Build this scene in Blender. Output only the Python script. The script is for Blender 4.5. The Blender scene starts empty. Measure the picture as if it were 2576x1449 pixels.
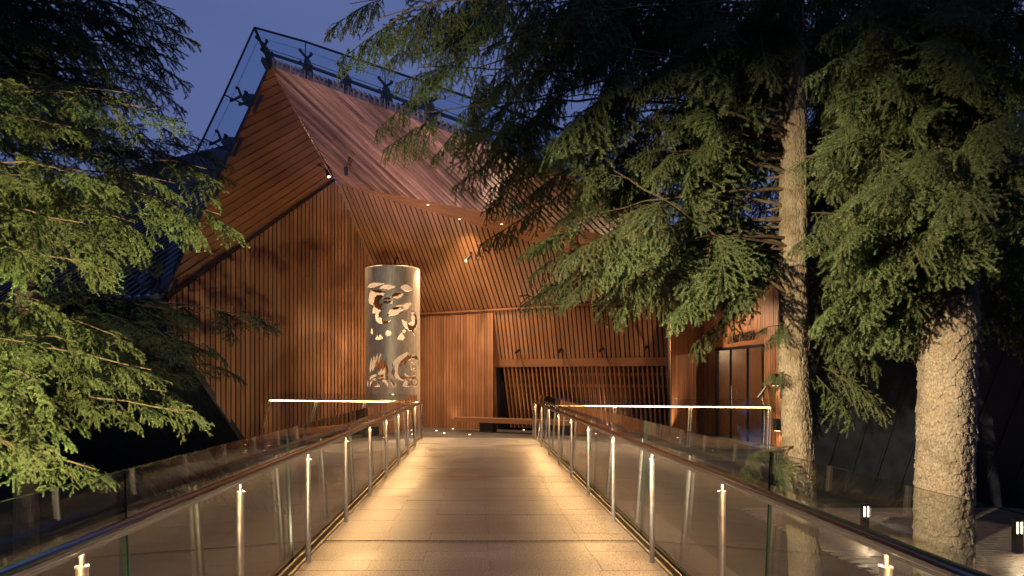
import bpy, bmesh, math, random
import numpy as np
from mathutils import Vector, Matrix

# ------------------------------------------------------------------ camera, world, exposure
S = bpy.context.scene
COL = S.collection
R = math.radians
cam_d = bpy.data.cameras.new("camera")
cam_d.lens = 24.0; cam_d.sensor_width = 36.0
cam_d.shift_x = 0.0338; cam_d.shift_y = 0.089
cam_d.clip_start = 0.05; cam_d.clip_end = 2000
cam = bpy.data.objects.new("camera", cam_d); COL.objects.link(cam)
cam.location = (0, 0, 1.5); cam.rotation_euler = (R(90), 0, 0)
S.camera = cam

world = bpy.data.worlds.new("World"); S.world = world; world.use_nodes = True
wt = world.node_tree; wt.nodes.clear()
wo = wt.nodes.new("ShaderNodeOutputWorld"); wb = wt.nodes.new("ShaderNodeBackground")
sky = wt.nodes.new("ShaderNodeTexSky"); sky.sky_type = 'NISHITA'; sky.sun_disc = False
sky.sun_elevation = R(-2.0); sky.sun_rotation = R(200); sky.altitude = 700; sky.ozone_density = 3.0
tc = wt.nodes.new("ShaderNodeTexCoord"); mp = wt.nodes.new("ShaderNodeMapping")
mp.inputs['Scale'].default_value = (1.0, 1.0, 2.2)
nz = wt.nodes.new("ShaderNodeTexNoise"); nz.inputs['Scale'].default_value = 1.6; nz.inputs['Detail'].default_value = 5; nz.inputs['Roughness'].default_value = 0.45
rp = wt.nodes.new("ShaderNodeValToRGB")
rp.color_ramp.elements[0].position = 0.3; rp.color_ramp.elements[0].color = (0.056, 0.088, 0.232, 1)
rp.color_ramp.elements[1].position = 0.75; rp.color_ramp.elements[1].color = (0.098, 0.130, 0.285, 1)
mx = wt.nodes.new("ShaderNodeMix"); mx.data_type = 'RGBA'; mx.blend_type = 'ADD'; mx.inputs['Factor'].default_value = 0.06
wt.links.new(tc.outputs['Generated'], mp.inputs['Vector']); wt.links.new(mp.outputs['Vector'], nz.inputs['Vector'])
wt.links.new(nz.outputs['Fac'], rp.inputs['Fac']); wt.links.new(rp.outputs['Color'], mx.inputs['A']); wt.links.new(sky.outputs['Color'], mx.inputs['B'])
wt.links.new(mx.outputs['Result'], wb.inputs['Color']); wb.inputs['Strength'].default_value = 1.0
wt.links.new(wb.outputs['Background'], wo.inputs['Surface'])

S.view_settings.view_transform = 'Standard'; S.view_settings.look = 'None'
S.view_settings.exposure = 0.22; S.view_settings.gamma = 1.0; S.view_settings.use_curve_mapping = False
S.render.engine = 'CYCLES'
S.cycles.use_denoising = True
S.cycles.max_bounces = 10; S.cycles.diffuse_bounces = 4; S.cycles.glossy_bounces = 5; S.cycles.transparent_max_bounces = 40
S.cycles.sample_clamp_indirect = 4.0
S.cycles.caustics_reflective = False; S.cycles.caustics_refractive = False

WARM = (1.0, 0.59, 0.235)
LED_POWER = 350.0; GUARD_POWER = 32.0
rng = random.Random(7); nrng = np.random.default_rng(7)

# ------------------------------------------------------------------ helpers
def tag(o, label=None, cat=None, group=None, kind=None):
    if label: o["label"] = label
    if cat: o["category"] = cat
    if group: o["group"] = group
    if kind: o["kind"] = kind
    return o

def empty(name, loc=(0, 0, 0), parent=None):
    o = bpy.data.objects.new(name, None); COL.objects.link(o); o.location = loc; o.empty_display_size = 0.2
    if parent: o.parent = parent
    return o

class MB:
    """collects polygons with per-face material slot and metre UVs"""
    def __init__(s): s.v = []; s.f = []; s.m = []; s.uv = []; s.sm = []
    def poly(s, pts, m=0, uv=None, smooth=False):
        b = len(s.v); s.v += [tuple(p) for p in pts]; s.f.append(tuple(range(b, b + len(pts)))); s.m.append(m); s.sm.append(smooth)
        s.uv.append(uv if uv else [(0.0, 0.0)] * len(pts))
    def prism(s, pts, off, m=0, mside=None, ud=None, vd=None, o=None):
        """pts: planar polygon, off: extrusion vector"""
        pts = [Vector(p) for p in pts]; off = Vector(off); q = [p + off for p in pts]
        n = len(pts)
        nn = Vector((0, 0, 0))
        for i in range(n): nn += (pts[i] - pts[0]).cross(pts[(i + 1) % n] - pts[0])
        flip = nn.dot(off) > 0
        if ud is None:
            ud = (pts[1] - pts[0]).normalized(); vd = nn.normalized().cross(ud)
        o = Vector(o) if o is not None else pts[0]
        U = lambda p: ((p - o).dot(ud), (p - o).dot(vd))
        a = pts if not flip else pts[::-1]
        b = q[::-1] if not flip else q
        s.poly(a, m, [U(p) for p in a]); s.poly(b, m, [U(p) for p in b])
        ms = m if mside is None else mside
        for i in range(n):
            j = (i + 1) % n
            f = [pts[i], q[i], q[j], pts[j]] if not flip else [pts[j], q[j], q[i], pts[i]]
            s.poly(f, ms, [U(p) for p in f])
    def box(s, c, sx, sy, sz, m=0, ax=None, mside=None):
        c = Vector(c)
        X, Y, Z = ax if ax else (Vector((1, 0, 0)), Vector((0, 1, 0)), Vector((0, 0, 1)))
        base = [c - X * sx / 2 - Y * sy / 2 - Z * sz / 2, c + X * sx / 2 - Y * sy / 2 - Z * sz / 2, c + X * sx / 2 + Y * sy / 2 - Z * sz / 2, c - X * sx / 2 + Y * sy / 2 - Z * sz / 2]
        ud, vd = (X, Y) if sx >= sy else (Y, X)
        if sz > max(sx, sy): ud, vd = Z, X + Y
        s.prism(base, Z * sz, m, mside, ud, vd)
    def tube(s, pts, radii, n=10, m=0, cap=True, smooth=True):
        pts = [Vector(p) for p in pts]
        if not hasattr(radii, '__len__'): radii = [radii] * len(pts)
        rings = []; ref = None; dist = 0
        for i, p in enumerate(pts):
            t = (pts[min(i + 1, len(pts) - 1)] - pts[max(i - 1, 0)]).normalized()
            if ref is None: ref = Vector((0, 0, 1)) if abs(t.z) < 0.9 else Vector((0, 1, 0))
            a = (ref - t * ref.dot(t)).normalized(); b = t.cross(a); ref = a
            if i: dist += (p - pts[i - 1]).length
            rings.append(([p + (a * math.cos(2 * math.pi * k / n) + b * math.sin(2 * math.pi * k / n)) * radii[i] for k in range(n)], dist))
        b0 = len(s.v)
        for rg, _ in rings: s.v += [tuple(p) for p in rg]
        for i in range(len(rings) - 1):
            for k in range(n):
                k2 = (k + 1) % n
                s.f.append((b0 + i * n + k, b0 + i * n + k2, b0 + (i + 1) * n + k2, b0 + (i + 1) * n + k)); s.m.append(m); s.sm.append(smooth)
                u0, u1 = rings[i][1], rings[i + 1][1]; w = 2 * math.pi * radii[i] / n
                s.uv.append([(u0, k * w), (u0, (k + 1) * w), (u1, (k + 1) * w), (u1, k * w)])
        if cap:
            s.poly(rings[0][0][::-1], m); s.poly(rings[-1][0], m)
    def mesh(s, name, mats):
        me = bpy.data.meshes.new(name); me.from_pydata(s.v, [], s.f)
        for mt in mats: me.materials.append(mt)
        me.polygons.foreach_set("material_index", s.m); me.polygons.foreach_set("use_smooth", s.sm)
        ul = me.uv_layers.new(name="UVMap"); flat = [c for f in s.uv for uv in f for c in uv]
        ul.data.foreach_set("uv", flat); me.update()
        return me
    def build(s, name, mats, parent=None):
        if not isinstance(mats, (list, tuple)): mats = [mats]
        o = bpy.data.objects.new(name, s.mesh(name, mats)); COL.objects.link(o)
        if parent: o.parent = parent
        return o

PLACED = set()
def place(o, parent):   # parent without moving a mesh that is already in world coordinates
    o.parent = parent
    if parent.name not in PLACED: o.matrix_parent_inverse = Matrix.Translation(-parent.location)
    PLACED.add(o.name)
    return o

def link_copy(o, parent=None):
    c = o.copy(); COL.objects.link(c); c.parent = parent
    return c

def copy_tree(o, parent=None):
    c = link_copy(o, parent)
    for ch in list(o.children): copy_tree(ch, c)
    return c

F = 1733.0
def at(px, py, d, full=False):
    """point seen at photograph pixel (2575-wide view) at distance d along the view"""
    if not full: px *= 1.0097; py *= 1.0097
    return Vector(((px - 1212) / F * d, d, 1.5 + (963 - py) / F * d))

# ------------------------------------------------------------------ materials
def mat(name):
    m = bpy.data.materials.new(name); m.use_nodes = True
    nt = m.node_tree; b = nt.nodes["Principled BSDF"]
    return m, nt, b
def N(nt, t, **kw):
    n = nt.nodes.new(t)
    for k, v in kw.items(): setattr(n, k, v)
    return n
def mixc(nt, fac, a, b, blend='MIX'):
    n = N(nt, "ShaderNodeMix", data_type='RGBA', blend_type=blend)
    for s, v in (('Factor', fac), ('A', a), ('B', b)):
        if hasattr(v, 'links'): nt.links.new(v, n.inputs[s])
        else: n.inputs[s].default_value = v if s == 'Factor' else (*v, 1)
    return n.outputs['Result']
def ramp(nt, fac, stops):
    n = N(nt, "ShaderNodeValToRGB"); e = n.color_ramp.elements
    while len(e) < len(stops): e.new(0.5)
    for el, (p, c) in zip(e, stops): el.position = p; el.color = (*c, 1) if len(c) == 3 else c
    nt.links.new(fac, n.inputs['Fac']); return n.outputs['Color']
def mathn(nt, op, a, b=0.0):
    n = N(nt, "ShaderNodeMath", operation=op)
    for i, v in enumerate((a, b)):
        if hasattr(v, 'links'): nt.links.new(v, n.inputs[i])
        else: n.inputs[i].default_value = v
    return n.outputs[0]

def wood(name, c1, c2, rough=0.45, vary=0.35, spec=0.4, blotch=0.0):
    m, nt, b = mat(name)
    uv = N(nt, "ShaderNodeUVMap"); oi = N(nt, "ShaderNodeObjectInfo")
    off = N(nt, "ShaderNodeVectorMath", operation='ADD')
    sc = N(nt, "ShaderNodeVectorMath", operation='SCALE'); sc.inputs['Scale'].default_value = 57.0
    cmb = N(nt, "ShaderNodeCombineXYZ")
    for i in range(3): nt.links.new(oi.outputs['Random'], cmb.inputs[i])
    nt.links.new(cmb.outputs[0], sc.inputs[0]); nt.links.new(uv.outputs[0], off.inputs[0]); nt.links.new(sc.outputs[0], off.inputs[1])
    mp = N(nt, "ShaderNodeMapping"); mp.inputs['Scale'].default_value = (1.3, 45.0, 1.0); nt.links.new(off.outputs[0], mp.inputs[0])
    n1 = N(nt, "ShaderNodeTexNoise"); n1.inputs['Scale'].default_value = 1.0; n1.inputs['Detail'].default_value = 6; n1.inputs['Roughness'].default_value = 0.6
    nt.links.new(mp.outputs[0], n1.inputs['Vector'])
    n2 = N(nt, "ShaderNodeTexNoise"); n2.inputs['Scale'].default_value = 0.9; n2.inputs['Detail'].default_value = 3; nt.links.new(off.outputs[0], n2.inputs['Vector'])
    col = ramp(nt, n1.outputs['Fac'], [(0.3, c2), (0.72, c1)])
    val = mathn(nt, 'ADD', mathn(nt, 'MULTIPLY', oi.outputs['Random'], vary), mathn(nt, 'MULTIPLY', n2.outputs['Fac'], 0.5 + blotch))
    val = mathn(nt, 'ADD', val, 0.75 - vary / 2 - (0.5 + blotch) / 2 + 0.25)
    hs = N(nt, "ShaderNodeHueSaturation"); nt.links.new(col, hs.inputs['Color']); nt.links.new(val, hs.inputs['Value'])
    nt.links.new(hs.outputs[0], b.inputs['Base Color'])
    b.inputs['Roughness'].default_value = rough; b.inputs['Specular IOR Level'].default_value = spec
    bp = N(nt, "ShaderNodeBump"); bp.inputs['Strength'].default_value = 0.15; bp.inputs['Distance'].default_value = 0.004
    nt.links.new(n1.outputs['Fac'], bp.inputs['Height']); nt.links.new(bp.outputs[0], b.inputs['Normal'])
    return m

def plain(name, col, rough=0.6, metal=0.0, spec=0.5, noise=0.0, nscale=8.0, bump=0.0):
    m, nt, b = mat(name)
    b.inputs['Base Color'].default_value = (*col, 1); b.inputs['Roughness'].default_value = rough
    b.inputs['Metallic'].default_value = metal; b.inputs['Specular IOR Level'].default_value = spec
    if noise or bump:
        tc = N(nt, "ShaderNodeTexCoord"); n = N(nt, "ShaderNodeTexNoise"); n.inputs['Scale'].default_value = nscale; n.inputs['Detail'].default_value = 6
        nt.links.new(tc.outputs['Object'], n.inputs['Vector'])
        lo = tuple(c * (1 - noise) for c in col); hi = tuple(min(1, c * (1 + noise)) for c in col)
        nt.links.new(ramp(nt, n.outputs['Fac'], [(0.3, lo), (0.7, hi)]), b.inputs['Base Color'])
        if metal or noise > 0.2:
            mr = N(nt, "ShaderNodeMapRange"); mr.inputs['To Min'].default_value = max(0.03, rough - 0.12); mr.inputs['To Max'].default_value = min(1, rough + 0.12)
            nt.links.new(n.outputs['Fac'], mr.inputs['Value']); nt.links.new(mr.outputs[0], b.inputs['Roughness'])
        if bump:
            bp = N(nt, "ShaderNodeBump"); bp.inputs['Strength'].default_value = bump; bp.inputs['Distance'].default_value = 0.01
            nt.links.new(n.outputs['Fac'], bp.inputs['Height']); nt.links.new(bp.outputs[0], b.inputs['Normal'])
    return m

def emit(name, col, s):
    m, nt, b = mat(name)
    b.inputs['Base Color'].default_value = (*col, 1); b.inputs['Emission Color'].default_value = (*col, 1); b.inputs['Emission Strength'].default_value = s
    return m

def glass(name, tint, refl=1.0, dust=0.02, rough=0.0):
    m = bpy.data.materials.new(name); m.use_nodes = True; nt = m.node_tree; nt.nodes.clear()
    out = N(nt, "ShaderNodeOutputMaterial"); tr = N(nt, "ShaderNodeBsdfTransparent"); tr.inputs[0].default_value = (*tint, 1)
    gl = N(nt, "ShaderNodeBsdfGlossy"); gl.inputs['Roughness'].default_value = rough; gl.inputs['Color'].default_value = (1, 1, 1, 1)
    geo = N(nt, "ShaderNodeNewGeometry"); fr = N(nt, "ShaderNodeFresnel")
    ior = mathn(nt, 'ADD', mathn(nt, 'MULTIPLY', geo.outputs['Backfacing'], 0.6452 - 1.55), 1.55)
    nt.links.new(ior, fr.inputs['IOR'])
    fac = mathn(nt, 'MINIMUM', mathn(nt, 'MULTIPLY', fr.outputs[0], refl), 0.9)
    mx = N(nt, "ShaderNodeMixShader"); nt.links.new(fac, mx.inputs[0]); nt.links.new(tr.outputs[0], mx.inputs[1]); nt.links.new(gl.outputs[0], mx.inputs[2])
    # thin film of dust and water marks
    df = N(nt, "ShaderNodeBsdfDiffuse"); df.inputs[0].default_value = (0.5, 0.5, 0.48, 1)
    tc = N(nt, "ShaderNodeTexCoord"); mp = N(nt, "ShaderNodeMapping"); mp.inputs['Scale'].default_value = (3, 3, 1.2)
    nz = N(nt, "ShaderNodeTexNoise"); nz.inputs['Scale'].default_value = 2.5; nz.inputs['Detail'].default_value = 8; nz.inputs['Roughness'].default_value = 0.7
    nt.links.new(tc.outputs['Object'], mp.inputs[0]); nt.links.new(mp.outputs[0], nz.inputs['Vector'])
    mr = N(nt, "ShaderNodeMapRange"); mr.inputs['From Min'].default_value = 0.35; mr.inputs['From Max'].default_value = 0.8; mr.inputs['To Min'].default_value = dust * 0.3; mr.inputs['To Max'].default_value = dust * 2
    nt.links.new(nz.outputs['Fac'], mr.inputs['Value'])
    m2 = N(nt, "ShaderNodeMixShader"); nt.links.new(mr.outputs[0], m2.inputs[0]); nt.links.new(mx.outputs[0], m2.inputs[1]); nt.links.new(df.outputs[0], m2.inputs[2])
    nt.links.new(m2.outputs[0], out.inputs['Surface'])
    return m

M = {}
M['cedar'] = wood('cedar', (0.36, 0.168, 0.080), (0.24, 0.102, 0.046), 0.5, 0.4)
M['cedar_soffit'] = wood('cedar_soffit', (0.36, 0.172, 0.080), (0.25, 0.11, 0.046), 0.42, 0.25)
M['cedar_ceiling'] = wood('cedar_ceiling', (0.42, 0.22, 0.14), (0.24, 0.11, 0.06), 0.30, 1.1, 0.8, 1.2)  # board tones vary; the strong blotches also paint in dappled tree shadow
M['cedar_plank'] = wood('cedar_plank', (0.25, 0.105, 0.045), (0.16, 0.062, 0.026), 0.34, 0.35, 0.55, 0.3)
M['gap'] = plain('dark_backing', (0.008, 0.006, 0.005), 0.9)
M['black_metal'] = plain('black_metal', (0.018, 0.020, 0.027), 0.4, 0.0, 0.4, 0.3, 3.0)
M['roof_metal'] = plain('roof_metal', (0.42, 0.46, 0.58), 0.34, 0.85, 0.5, 0.2, 2.0)
M['flash'] = plain('flashing_metal', (0.02, 0.022, 0.03), 0.4, 0.5)
M['steel'] = plain('brushed_steel', (0.55, 0.53, 0.50), 0.24, 1.0, 0.5, 0.12, 30.0)
M['post_steel'] = plain('post_steel', (0.74, 0.71, 0.66), 0.42, 1.0, 0.5, 0.1, 25.0)
M['rail_steel'] = plain('handrail_steel', (0.32, 0.37, 0.48), 0.15, 1.0)
M['dark_steel'] = plain('dark_steel', (0.03, 0.032, 0.036), 0.35, 0.8)
M['lamp_black'] = plain('lamp_black', (0.012, 0.012, 0.012), 0.4)
M['glass'] = glass('balustrade_glass', (0.94, 0.96, 0.945), 1.6, 0.002)
M['glass_edge'] = plain('glass_edge_green', (0.004, 0.030, 0.022), 0.15, 0.0, 0.5)
M['glass_roof'] = glass('roof_screen_glass', (0.80, 0.87, 0.93), 0.35, 0.006)
M['pane'] = glass('window_glass', (0.72, 0.72, 0.72), 1.0, 0.01)
M['led'] = emit('led_strip_glow', WARM, LED_POWER)
M['led_guard'] = emit('guard_led_glow', WARM, GUARD_POWER)
M['bollard_lens'] = emit('bollard_lens_glow', (1.0, 0.74, 0.42), 5.0)
M['down_lens'] = emit('downlight_lens_glow', (1.0, 0.74, 0.45), 3.0)
M['lens'] = emit('lamp_lens_glow', (1.0, 0.72, 0.40), 12.0)
M['joint_bar'] = plain('expansion_joint_metal', (0.16, 0.14, 0.11), 0.5, 0.5)
M['edge_bar'] = plain('edge_channel_metal', (0.40, 0.35, 0.25), 0.4, 0.9, 0.5, 0.2, 10)
# ------------------------------------------------------------------ ground and walkway
def speckled_stone(name, base, spk):
    m, nt, b = mat(name)
    tc = N(nt, "ShaderNodeTexCoord"); oi = N(nt, "ShaderNodeObjectInfo")
    n1 = N(nt, "ShaderNodeTexNoise"); n1.inputs['Scale'].default_value = 75; n1.inputs['Detail'].default_value = 2
    n2 = N(nt, "ShaderNodeTexNoise"); n2.inputs['Scale'].default_value = 0.8; n2.inputs['Detail'].default_value = 7; n2.inputs['Roughness'].default_value = 0.6
    geo = N(nt, "ShaderNodeNewGeometry")
    nt.links.new(geo.outputs['Position'], n1.inputs['Vector']); nt.links.new(geo.outputs['Position'], n2.inputs['Vector'])
    c = ramp(nt, n1.outputs['Fac'], [(0.36, tuple(x * 0.55 for x in base)), (0.5, base), (0.68, spk)])
    # worn and damp patches
    st = ramp(nt, n2.outputs['Fac'], [(0.38, (0.76, 0.75, 0.73)), (0.62, (1.06, 1.05, 1.04))])
    c = mixc(nt, 1.0, c, st, 'MULTIPLY')
    hs = N(nt, "ShaderNodeHueSaturation"); nt.links.new(c, hs.inputs['Color'])
    nt.links.new(mathn(nt, 'ADD', mathn(nt, 'MULTIPLY', oi.outputs['Random'], 0.08), 0.96), hs.inputs['Value'])
    nt.links.new(hs.outputs[0], b.inputs['Base Color'])
    mr = N(nt, "ShaderNodeMapRange"); mr.inputs['From Min'].default_value = 0.35; mr.inputs['From Max'].default_value = 0.65; mr.inputs['To Min'].default_value = 0.36; mr.inputs['To Max'].default_value = 0.62
    nt.links.new(n2.outputs['Fac'], mr.inputs['Value']); nt.links.new(mr.outputs[0], b.inputs['Roughness'])
    bp = N(nt, "ShaderNodeBump"); bp.inputs['Strength'].default_value = 0.25; bp.inputs['Distance'].default_value = 0.003
    nt.links.new(n1.outputs['Fac'], bp.inputs['Height']); nt.links.new(bp.outputs[0], b.inputs['Normal'])
    return m
M['paver'] = speckled_stone('granite_paver', (0.225, 0.198, 0.168), (0.38, 0.35, 0.31))
M['porch'] = speckled_stone('porch_stone', (0.085, 0.075, 0.07), (0.13, 0.12, 0.11))
M['brick'] = speckled_stone('path_brick', (0.22, 0.17, 0.14), (0.30, 0.25, 0.21))
M['soil'] = plain('forest_soil', (0.035, 0.028, 0.018), 0.95, 0, 0.2, 0.5, 3.0, 0.6)

def ground_z(x, y):
    t = min(1, max(0, (x + 1.0) / 5.0)); t = t * t * (3 - 2 * t)
    return -2.4 * (1 - t) - 1.22 * t
xs = sorted(set([-400, -150, -60, -30, -20, -14, -10, -7, -5, -4, -3, -2, -1, 0, 1, 2, 3, 4, 5, 6, 8, 10, 13, 17, 22, 30, 60, 150, 400]))
ys = [-300, -80, -30, -12, -6, -2, 1, 4, 7, 10, 13, 16, 20, 25, 32, 45, 80, 160, 500]
g = MB()
for i in range(len(xs) - 1):
    for j in range(len(ys) - 1):
        p = [(xs[i], ys[j]), (xs[i + 1], ys[j]), (xs[i + 1], ys[j + 1]), (xs[i], ys[j + 1])]
        g.poly([(a, b, ground_z(a, b)) for a, b in p], 0, None, True)
tag(g.build('ground', M['soil']), 'dark forest soil under the bridge and trees', None, None, 'structure')

XL, XR = -1.42, 1.47
deck = MB(); deck.box(((XL + XR) / 2, 6.7, -0.19), XR - XL + 0.30, 22.0, 0.24, 0)
deck_o = deck.build('walkway', M['gap']); tag(deck_o, 'grey stone paved footbridge deck leading to the entrance', None, None, 'structure')
y = 0.85; row = 0
JOINT = 6.43
while y < 17.4:
    if abs(y - 6.25) < 0.01 or False: pass
    h = 0.3
    cuts = [XL, XL + 0.55, 0.10, XR - 0.50, XR] if row % 2 else [XL, XL + 0.98, 0.10 + 0.86, XR]
    cuts = [c + (rng.uniform(-0.02, 0.02) if 0 < i < len(cuts) - 1 else 0) for i, c in enumerate(cuts)]
    for a, b in zip(cuts[:-1], cuts[1:]):
        bm = MB(); gx = 0.0014; z1 = rng.uniform(-0.0015, 0.0015)
        bm.box(((a + b) / 2, y + h / 2, z1 - 0.03), b - a - 2 * gx, h - 2 * gx, 0.06, 0)
        bm.build('paver', M['paver'], deck_o)
    y += h; row += 1
    if abs(y - 6.25) < 0.06:
        bm = MB(); bm.box(((XL + XR) / 2, y + 0.05, -0.035), XR - XL, 0.085, 0.06, 0); bm.build('expansion_joint_strip', M['joint_bar'], deck_o); y += 0.10
YEND = y
# side beams of the bridge
for sx in (-1, 1):
    x = XL - 0.20 if sx < 0 else XR + 0.20
    bm = MB(); bm.box((x, 6.6, -0.33), 0.14, 22.2, 0.50, 0); bm.build('edge_beam', M['dark_steel'], deck_o)
bm = MB()
bm.prism([(XL, YEND, -0.003), (XR, YEND, -0.003), (XR, YEND + 1.15 - 0.0, -0.128), (XL, YEND + 1.75, -0.128)], (0, 0, -0.2), 0)
bm.build('threshold_ramp', M['paver'], deck_o)

# porch slab
pf = MB(); PZ = -0.13
pf.prism([(-6.3, 18.75, PZ), (-1.5, 17.0, PZ), (1.62, 17.0, PZ), (7.35, 15.75, PZ), (8.6, 20.5, PZ), (6, 24.0, PZ), (-2.0, 27.5, PZ)], (0, 0, -0.28), 0)
pfo = pf.build('porch_floor', M['porch']); tag(pfo, 'dark stone floor of the covered entrance porch', None, None, 'structure')

# brick path at the right, below the bridge
pp = MB(); PB = -1.20
pp.prism([(2.4, 4.0, PB - 0.06), (16, 4.0, PB - 0.06), (16, 15.5, PB - 0.06), (2.4, 15.5, PB - 0.06)], (0, 0, -0.1), 0)
ppo = pp.build('path', M['brick']); tag(ppo, 'brick paved path beside the bridge', None, None, 'structure')
bmesh_brick = MB(); bmesh_brick.box((0, 0, -0.03), 0.232, 0.112, 0.06, 0)
brick_me = bmesh_brick.mesh('brick', [M['brick']])
nb = 0; rest = MB()
for i in range(46):
    for j in range(60):
        x = 5.6 + i * 0.24 + (0.12 if j % 2 else 0); yy = 7.2 + j * 0.12
        if 6.9 < x < 9.3 and 8.4 < yy < 11.0 and nb < 240:
            o = bpy.data.objects.new('brick', brick_me); COL.objects.link(o); o.parent = ppo; o.location = (x, yy, PB + rng.uniform(-0.004, 0.004)); o.rotation_euler = (rng.uniform(-.01, .01), rng.uniform(-.01, .01), rng.uniform(-.01, .01)); nb += 1
        else:
            rest.box((x, yy, PB - 0.03 + rng.uniform(-0.004, 0.004)), 0.232, 0.112, 0.06, 0)
ro = rest.build('paving_bricks', M['brick'], ppo); ro['kind'] = 'stuff'

# ------------------------------------------------------------------ museum
CA = 29.1
V = Vector((math.sin(R(CA)), math.cos(R(CA)), 0)); U = Vector((math.cos(R(CA)), -math.sin(R(CA)), 0)); Z = Vector((0, 0, 1))
CORN = Vector((-2.95, 23.81, 0))            # corner of side wall and back wall
ZB = 3.74
def BC(t, z=0.0, s=0.0): return CORN + U * t - V * s + Z * z    # t along the back wall, s towards the bridge
APEX = Vector((-4.35, 21.29, 7.58))
P1 = Vector((-5.424, 17.9, 9.721)); PS = Vector((-1.728, 16.0, 7.686))
F2n = (P1 - APEX).cross(PS - APEX).normalized(); F2n = F2n if F2n.z < 0 else -F2n
def on_plane(px, py, p0, n):
    ray = Vector(((px - 1212) / F, 1, (963 - py) / F)); o = Vector((0, 0, 1.5)); return o + ray * ((p0 - o).dot(n) / ray.dot(n))
P3 = Vector((-7.32, 15.95, 3.44))

museum = empty('museum', (0, 22, 0))
tag(museum, 'cedar slatted museum with folded timber porch roof and black metal flanks', 'building')

def clip(poly, n, c, keep_less=True):
    out = []
    for i in range(len(poly)):
        a, b = poly[i], poly[(i + 1) % len(poly)]
        da, db = a.dot(n) - c, b.dot(n) - c
        if not keep_less: da, db = -da, -db
        if da <= 0: out.append(a)
        if (da < 0 < db) or (db < 0 < da): out.append(a + (b - a) * (da / (da - db)))
    return out

def slat_surface(wall_name, pts, along, pitch, gap, depth, m, slat_name='slat', facing=None, back=True, phase=0.0, tilt=0.0, joint=None, lapsaw=0.0, label=None):
    """a plane of parallel boards: backing sheet as the part, every board a sub-part. pts planar polygon, outward = facing"""
    pts = [Vector(p) for p in pts]; along = Vector(along).normalized()
    nn = Vector((0, 0, 0))
    for i in range(len(pts)): nn += (pts[i] - pts[0]).cross(pts[(i + 1) % len(pts)] - pts[0])
    nn.normalize()
    if facing is not None and nn.dot(Vector(facing)) < 0: nn = -nn
    across = nn.cross(along).normalized()
    w = MB(); w.prism([p - nn * (depth + 0.012) for p in pts], -nn * 0.05, 0)
    wo_ = w.build(wall_name, M['gap']); place(wo_, museum)
    if label: wo_['label'] = label
    lo = min(p.dot(across) for p in pts); hi = max(p.dot(across) for p in pts)
    k = 0; c = lo + phase
    while c < hi - 0.01:
        q = clip(clip(pts, across, c + gap / 2, False), across, c + pitch - gap / 2, True)
        if len(q) >= 3:
            ar = Vector((0, 0, 0))
            for i in range(len(q)): ar += (q[i] - q[0]).cross(q[(i + 1) % len(q)] - q[0])
            if ar.length > 0.01:
                if tilt:
                    cen = c + pitch / 2
                    q = [p + nn * (p.dot(across) - cen) * tilt for p in q]
                if lapsaw:
                    pass
                pieces = [q]
                if joint:
                    jc = joint(k)
                    pieces = [x for x in (clip(q, along, jc - 0.004, True), clip(q, along, jc + 0.004, False)) if len(x) >= 3]
                bm = MB(); jit = rng.uniform(-0.003, 0.003)
                for pc in pieces: bm.prism([p + nn * jit for p in pc], -nn * depth, 0, None, along, across, pts[0])
                place(bm.build(slat_name, m), wo_)
        c += pitch; k += 1
    return wo_

# side wall A (inside face of the porch, along V)
def onA(px, py, full=True):
    X = (px - 1212) / F; d = 16.19 / (0.556 - X)
    return Vector((X * d, d, 1.5 + (963 - py) / F * d))
A_nor = Vector((U.x, U.y, 0))
a_top = onA(846, 456); a_ap = APEX.copy()
A_base_l = Vector((-6.19, 17.99, PZ)); A_mid = onA(434, 848)
# keep them exactly in plane A
def flatA(p, inset=0.0):
    o = CORN; return p - A_nor * ((p - o).dot(A_nor) - inset)
Apoly = [flatA(Vector(p)) for p in (A_base_l, A_mid, P3, a_top, a_ap, BC(0, ZB), BC(0, PZ))]
slat_surface('side_wall', Apoly, Z, 0.16, 0.046, 0.018, M['cedar'], 'slat', A_nor, joint=lambda k: 7.6 - 0.118 * k - (0.0 if k < 30 else 0), label='tall vertically slatted cedar side wall on the left')
# dark flashing along the top of A
tp = [flatA(P3), flatA(a_top)]
bm = MB(); dirv = (tp[1] - tp[0]).normalized(); upn = A_nor.cross(dirv); upn = upn if upn.z > 0 else -upn
bm.prism([tp[0] + A_nor * 0.005 - upn * 0.10, tp[1] + A_nor * 0.005 - upn * 0.05, tp[1] + A_nor * 0.005 + upn * 0.02, tp[0] + A_nor * 0.005 + upn * 0.02], A_nor * 0.06, 0)
place(bm.build('wall_flashing', M['flash']), museum)

# back wall B
slat_surface('back_wall', [BC(0, PZ), BC(3.95, PZ), BC(3.95, ZB), BC(0, ZB)], Z, 0.11, 0.020, 0.014, M['cedar'], 'slat', -V, label='back wall of narrow vertical cedar slats')
# overhanging window wall C
CL, CR = 3.95, 9.58; LEAN = 0.26
def CP(t, z, out=0.0): return BC(t, z, -LEAN * (ZB - z) + out)
cdir = CP(5, 3) - CP(5, 2); cdir.normalize()
c_n = (-V - Z * LEAN).normalized()
slat_surface('window_wall', [CP(CL, 2.14), CP(CR, 2.14), CP(CR, ZB), CP(CL, ZB)], cdir, 0.142, 0.040, 0.02, M['cedar'], 'slat', c_n, label='leaning slatted wall above the long window')
bm = MB(); bm.prism([CP(CL - 0.02, 1.89, 0.03), CP(CR + 0.02, 1.89, 0.03), CP(CR + 0.02, 2.135, 0.03), CP(CL - 0.02, 2.135, 0.03)], V * 0.16, 0, None, U, Z)
place(bm.build('window_beam', M['cedar']), museum)
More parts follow.
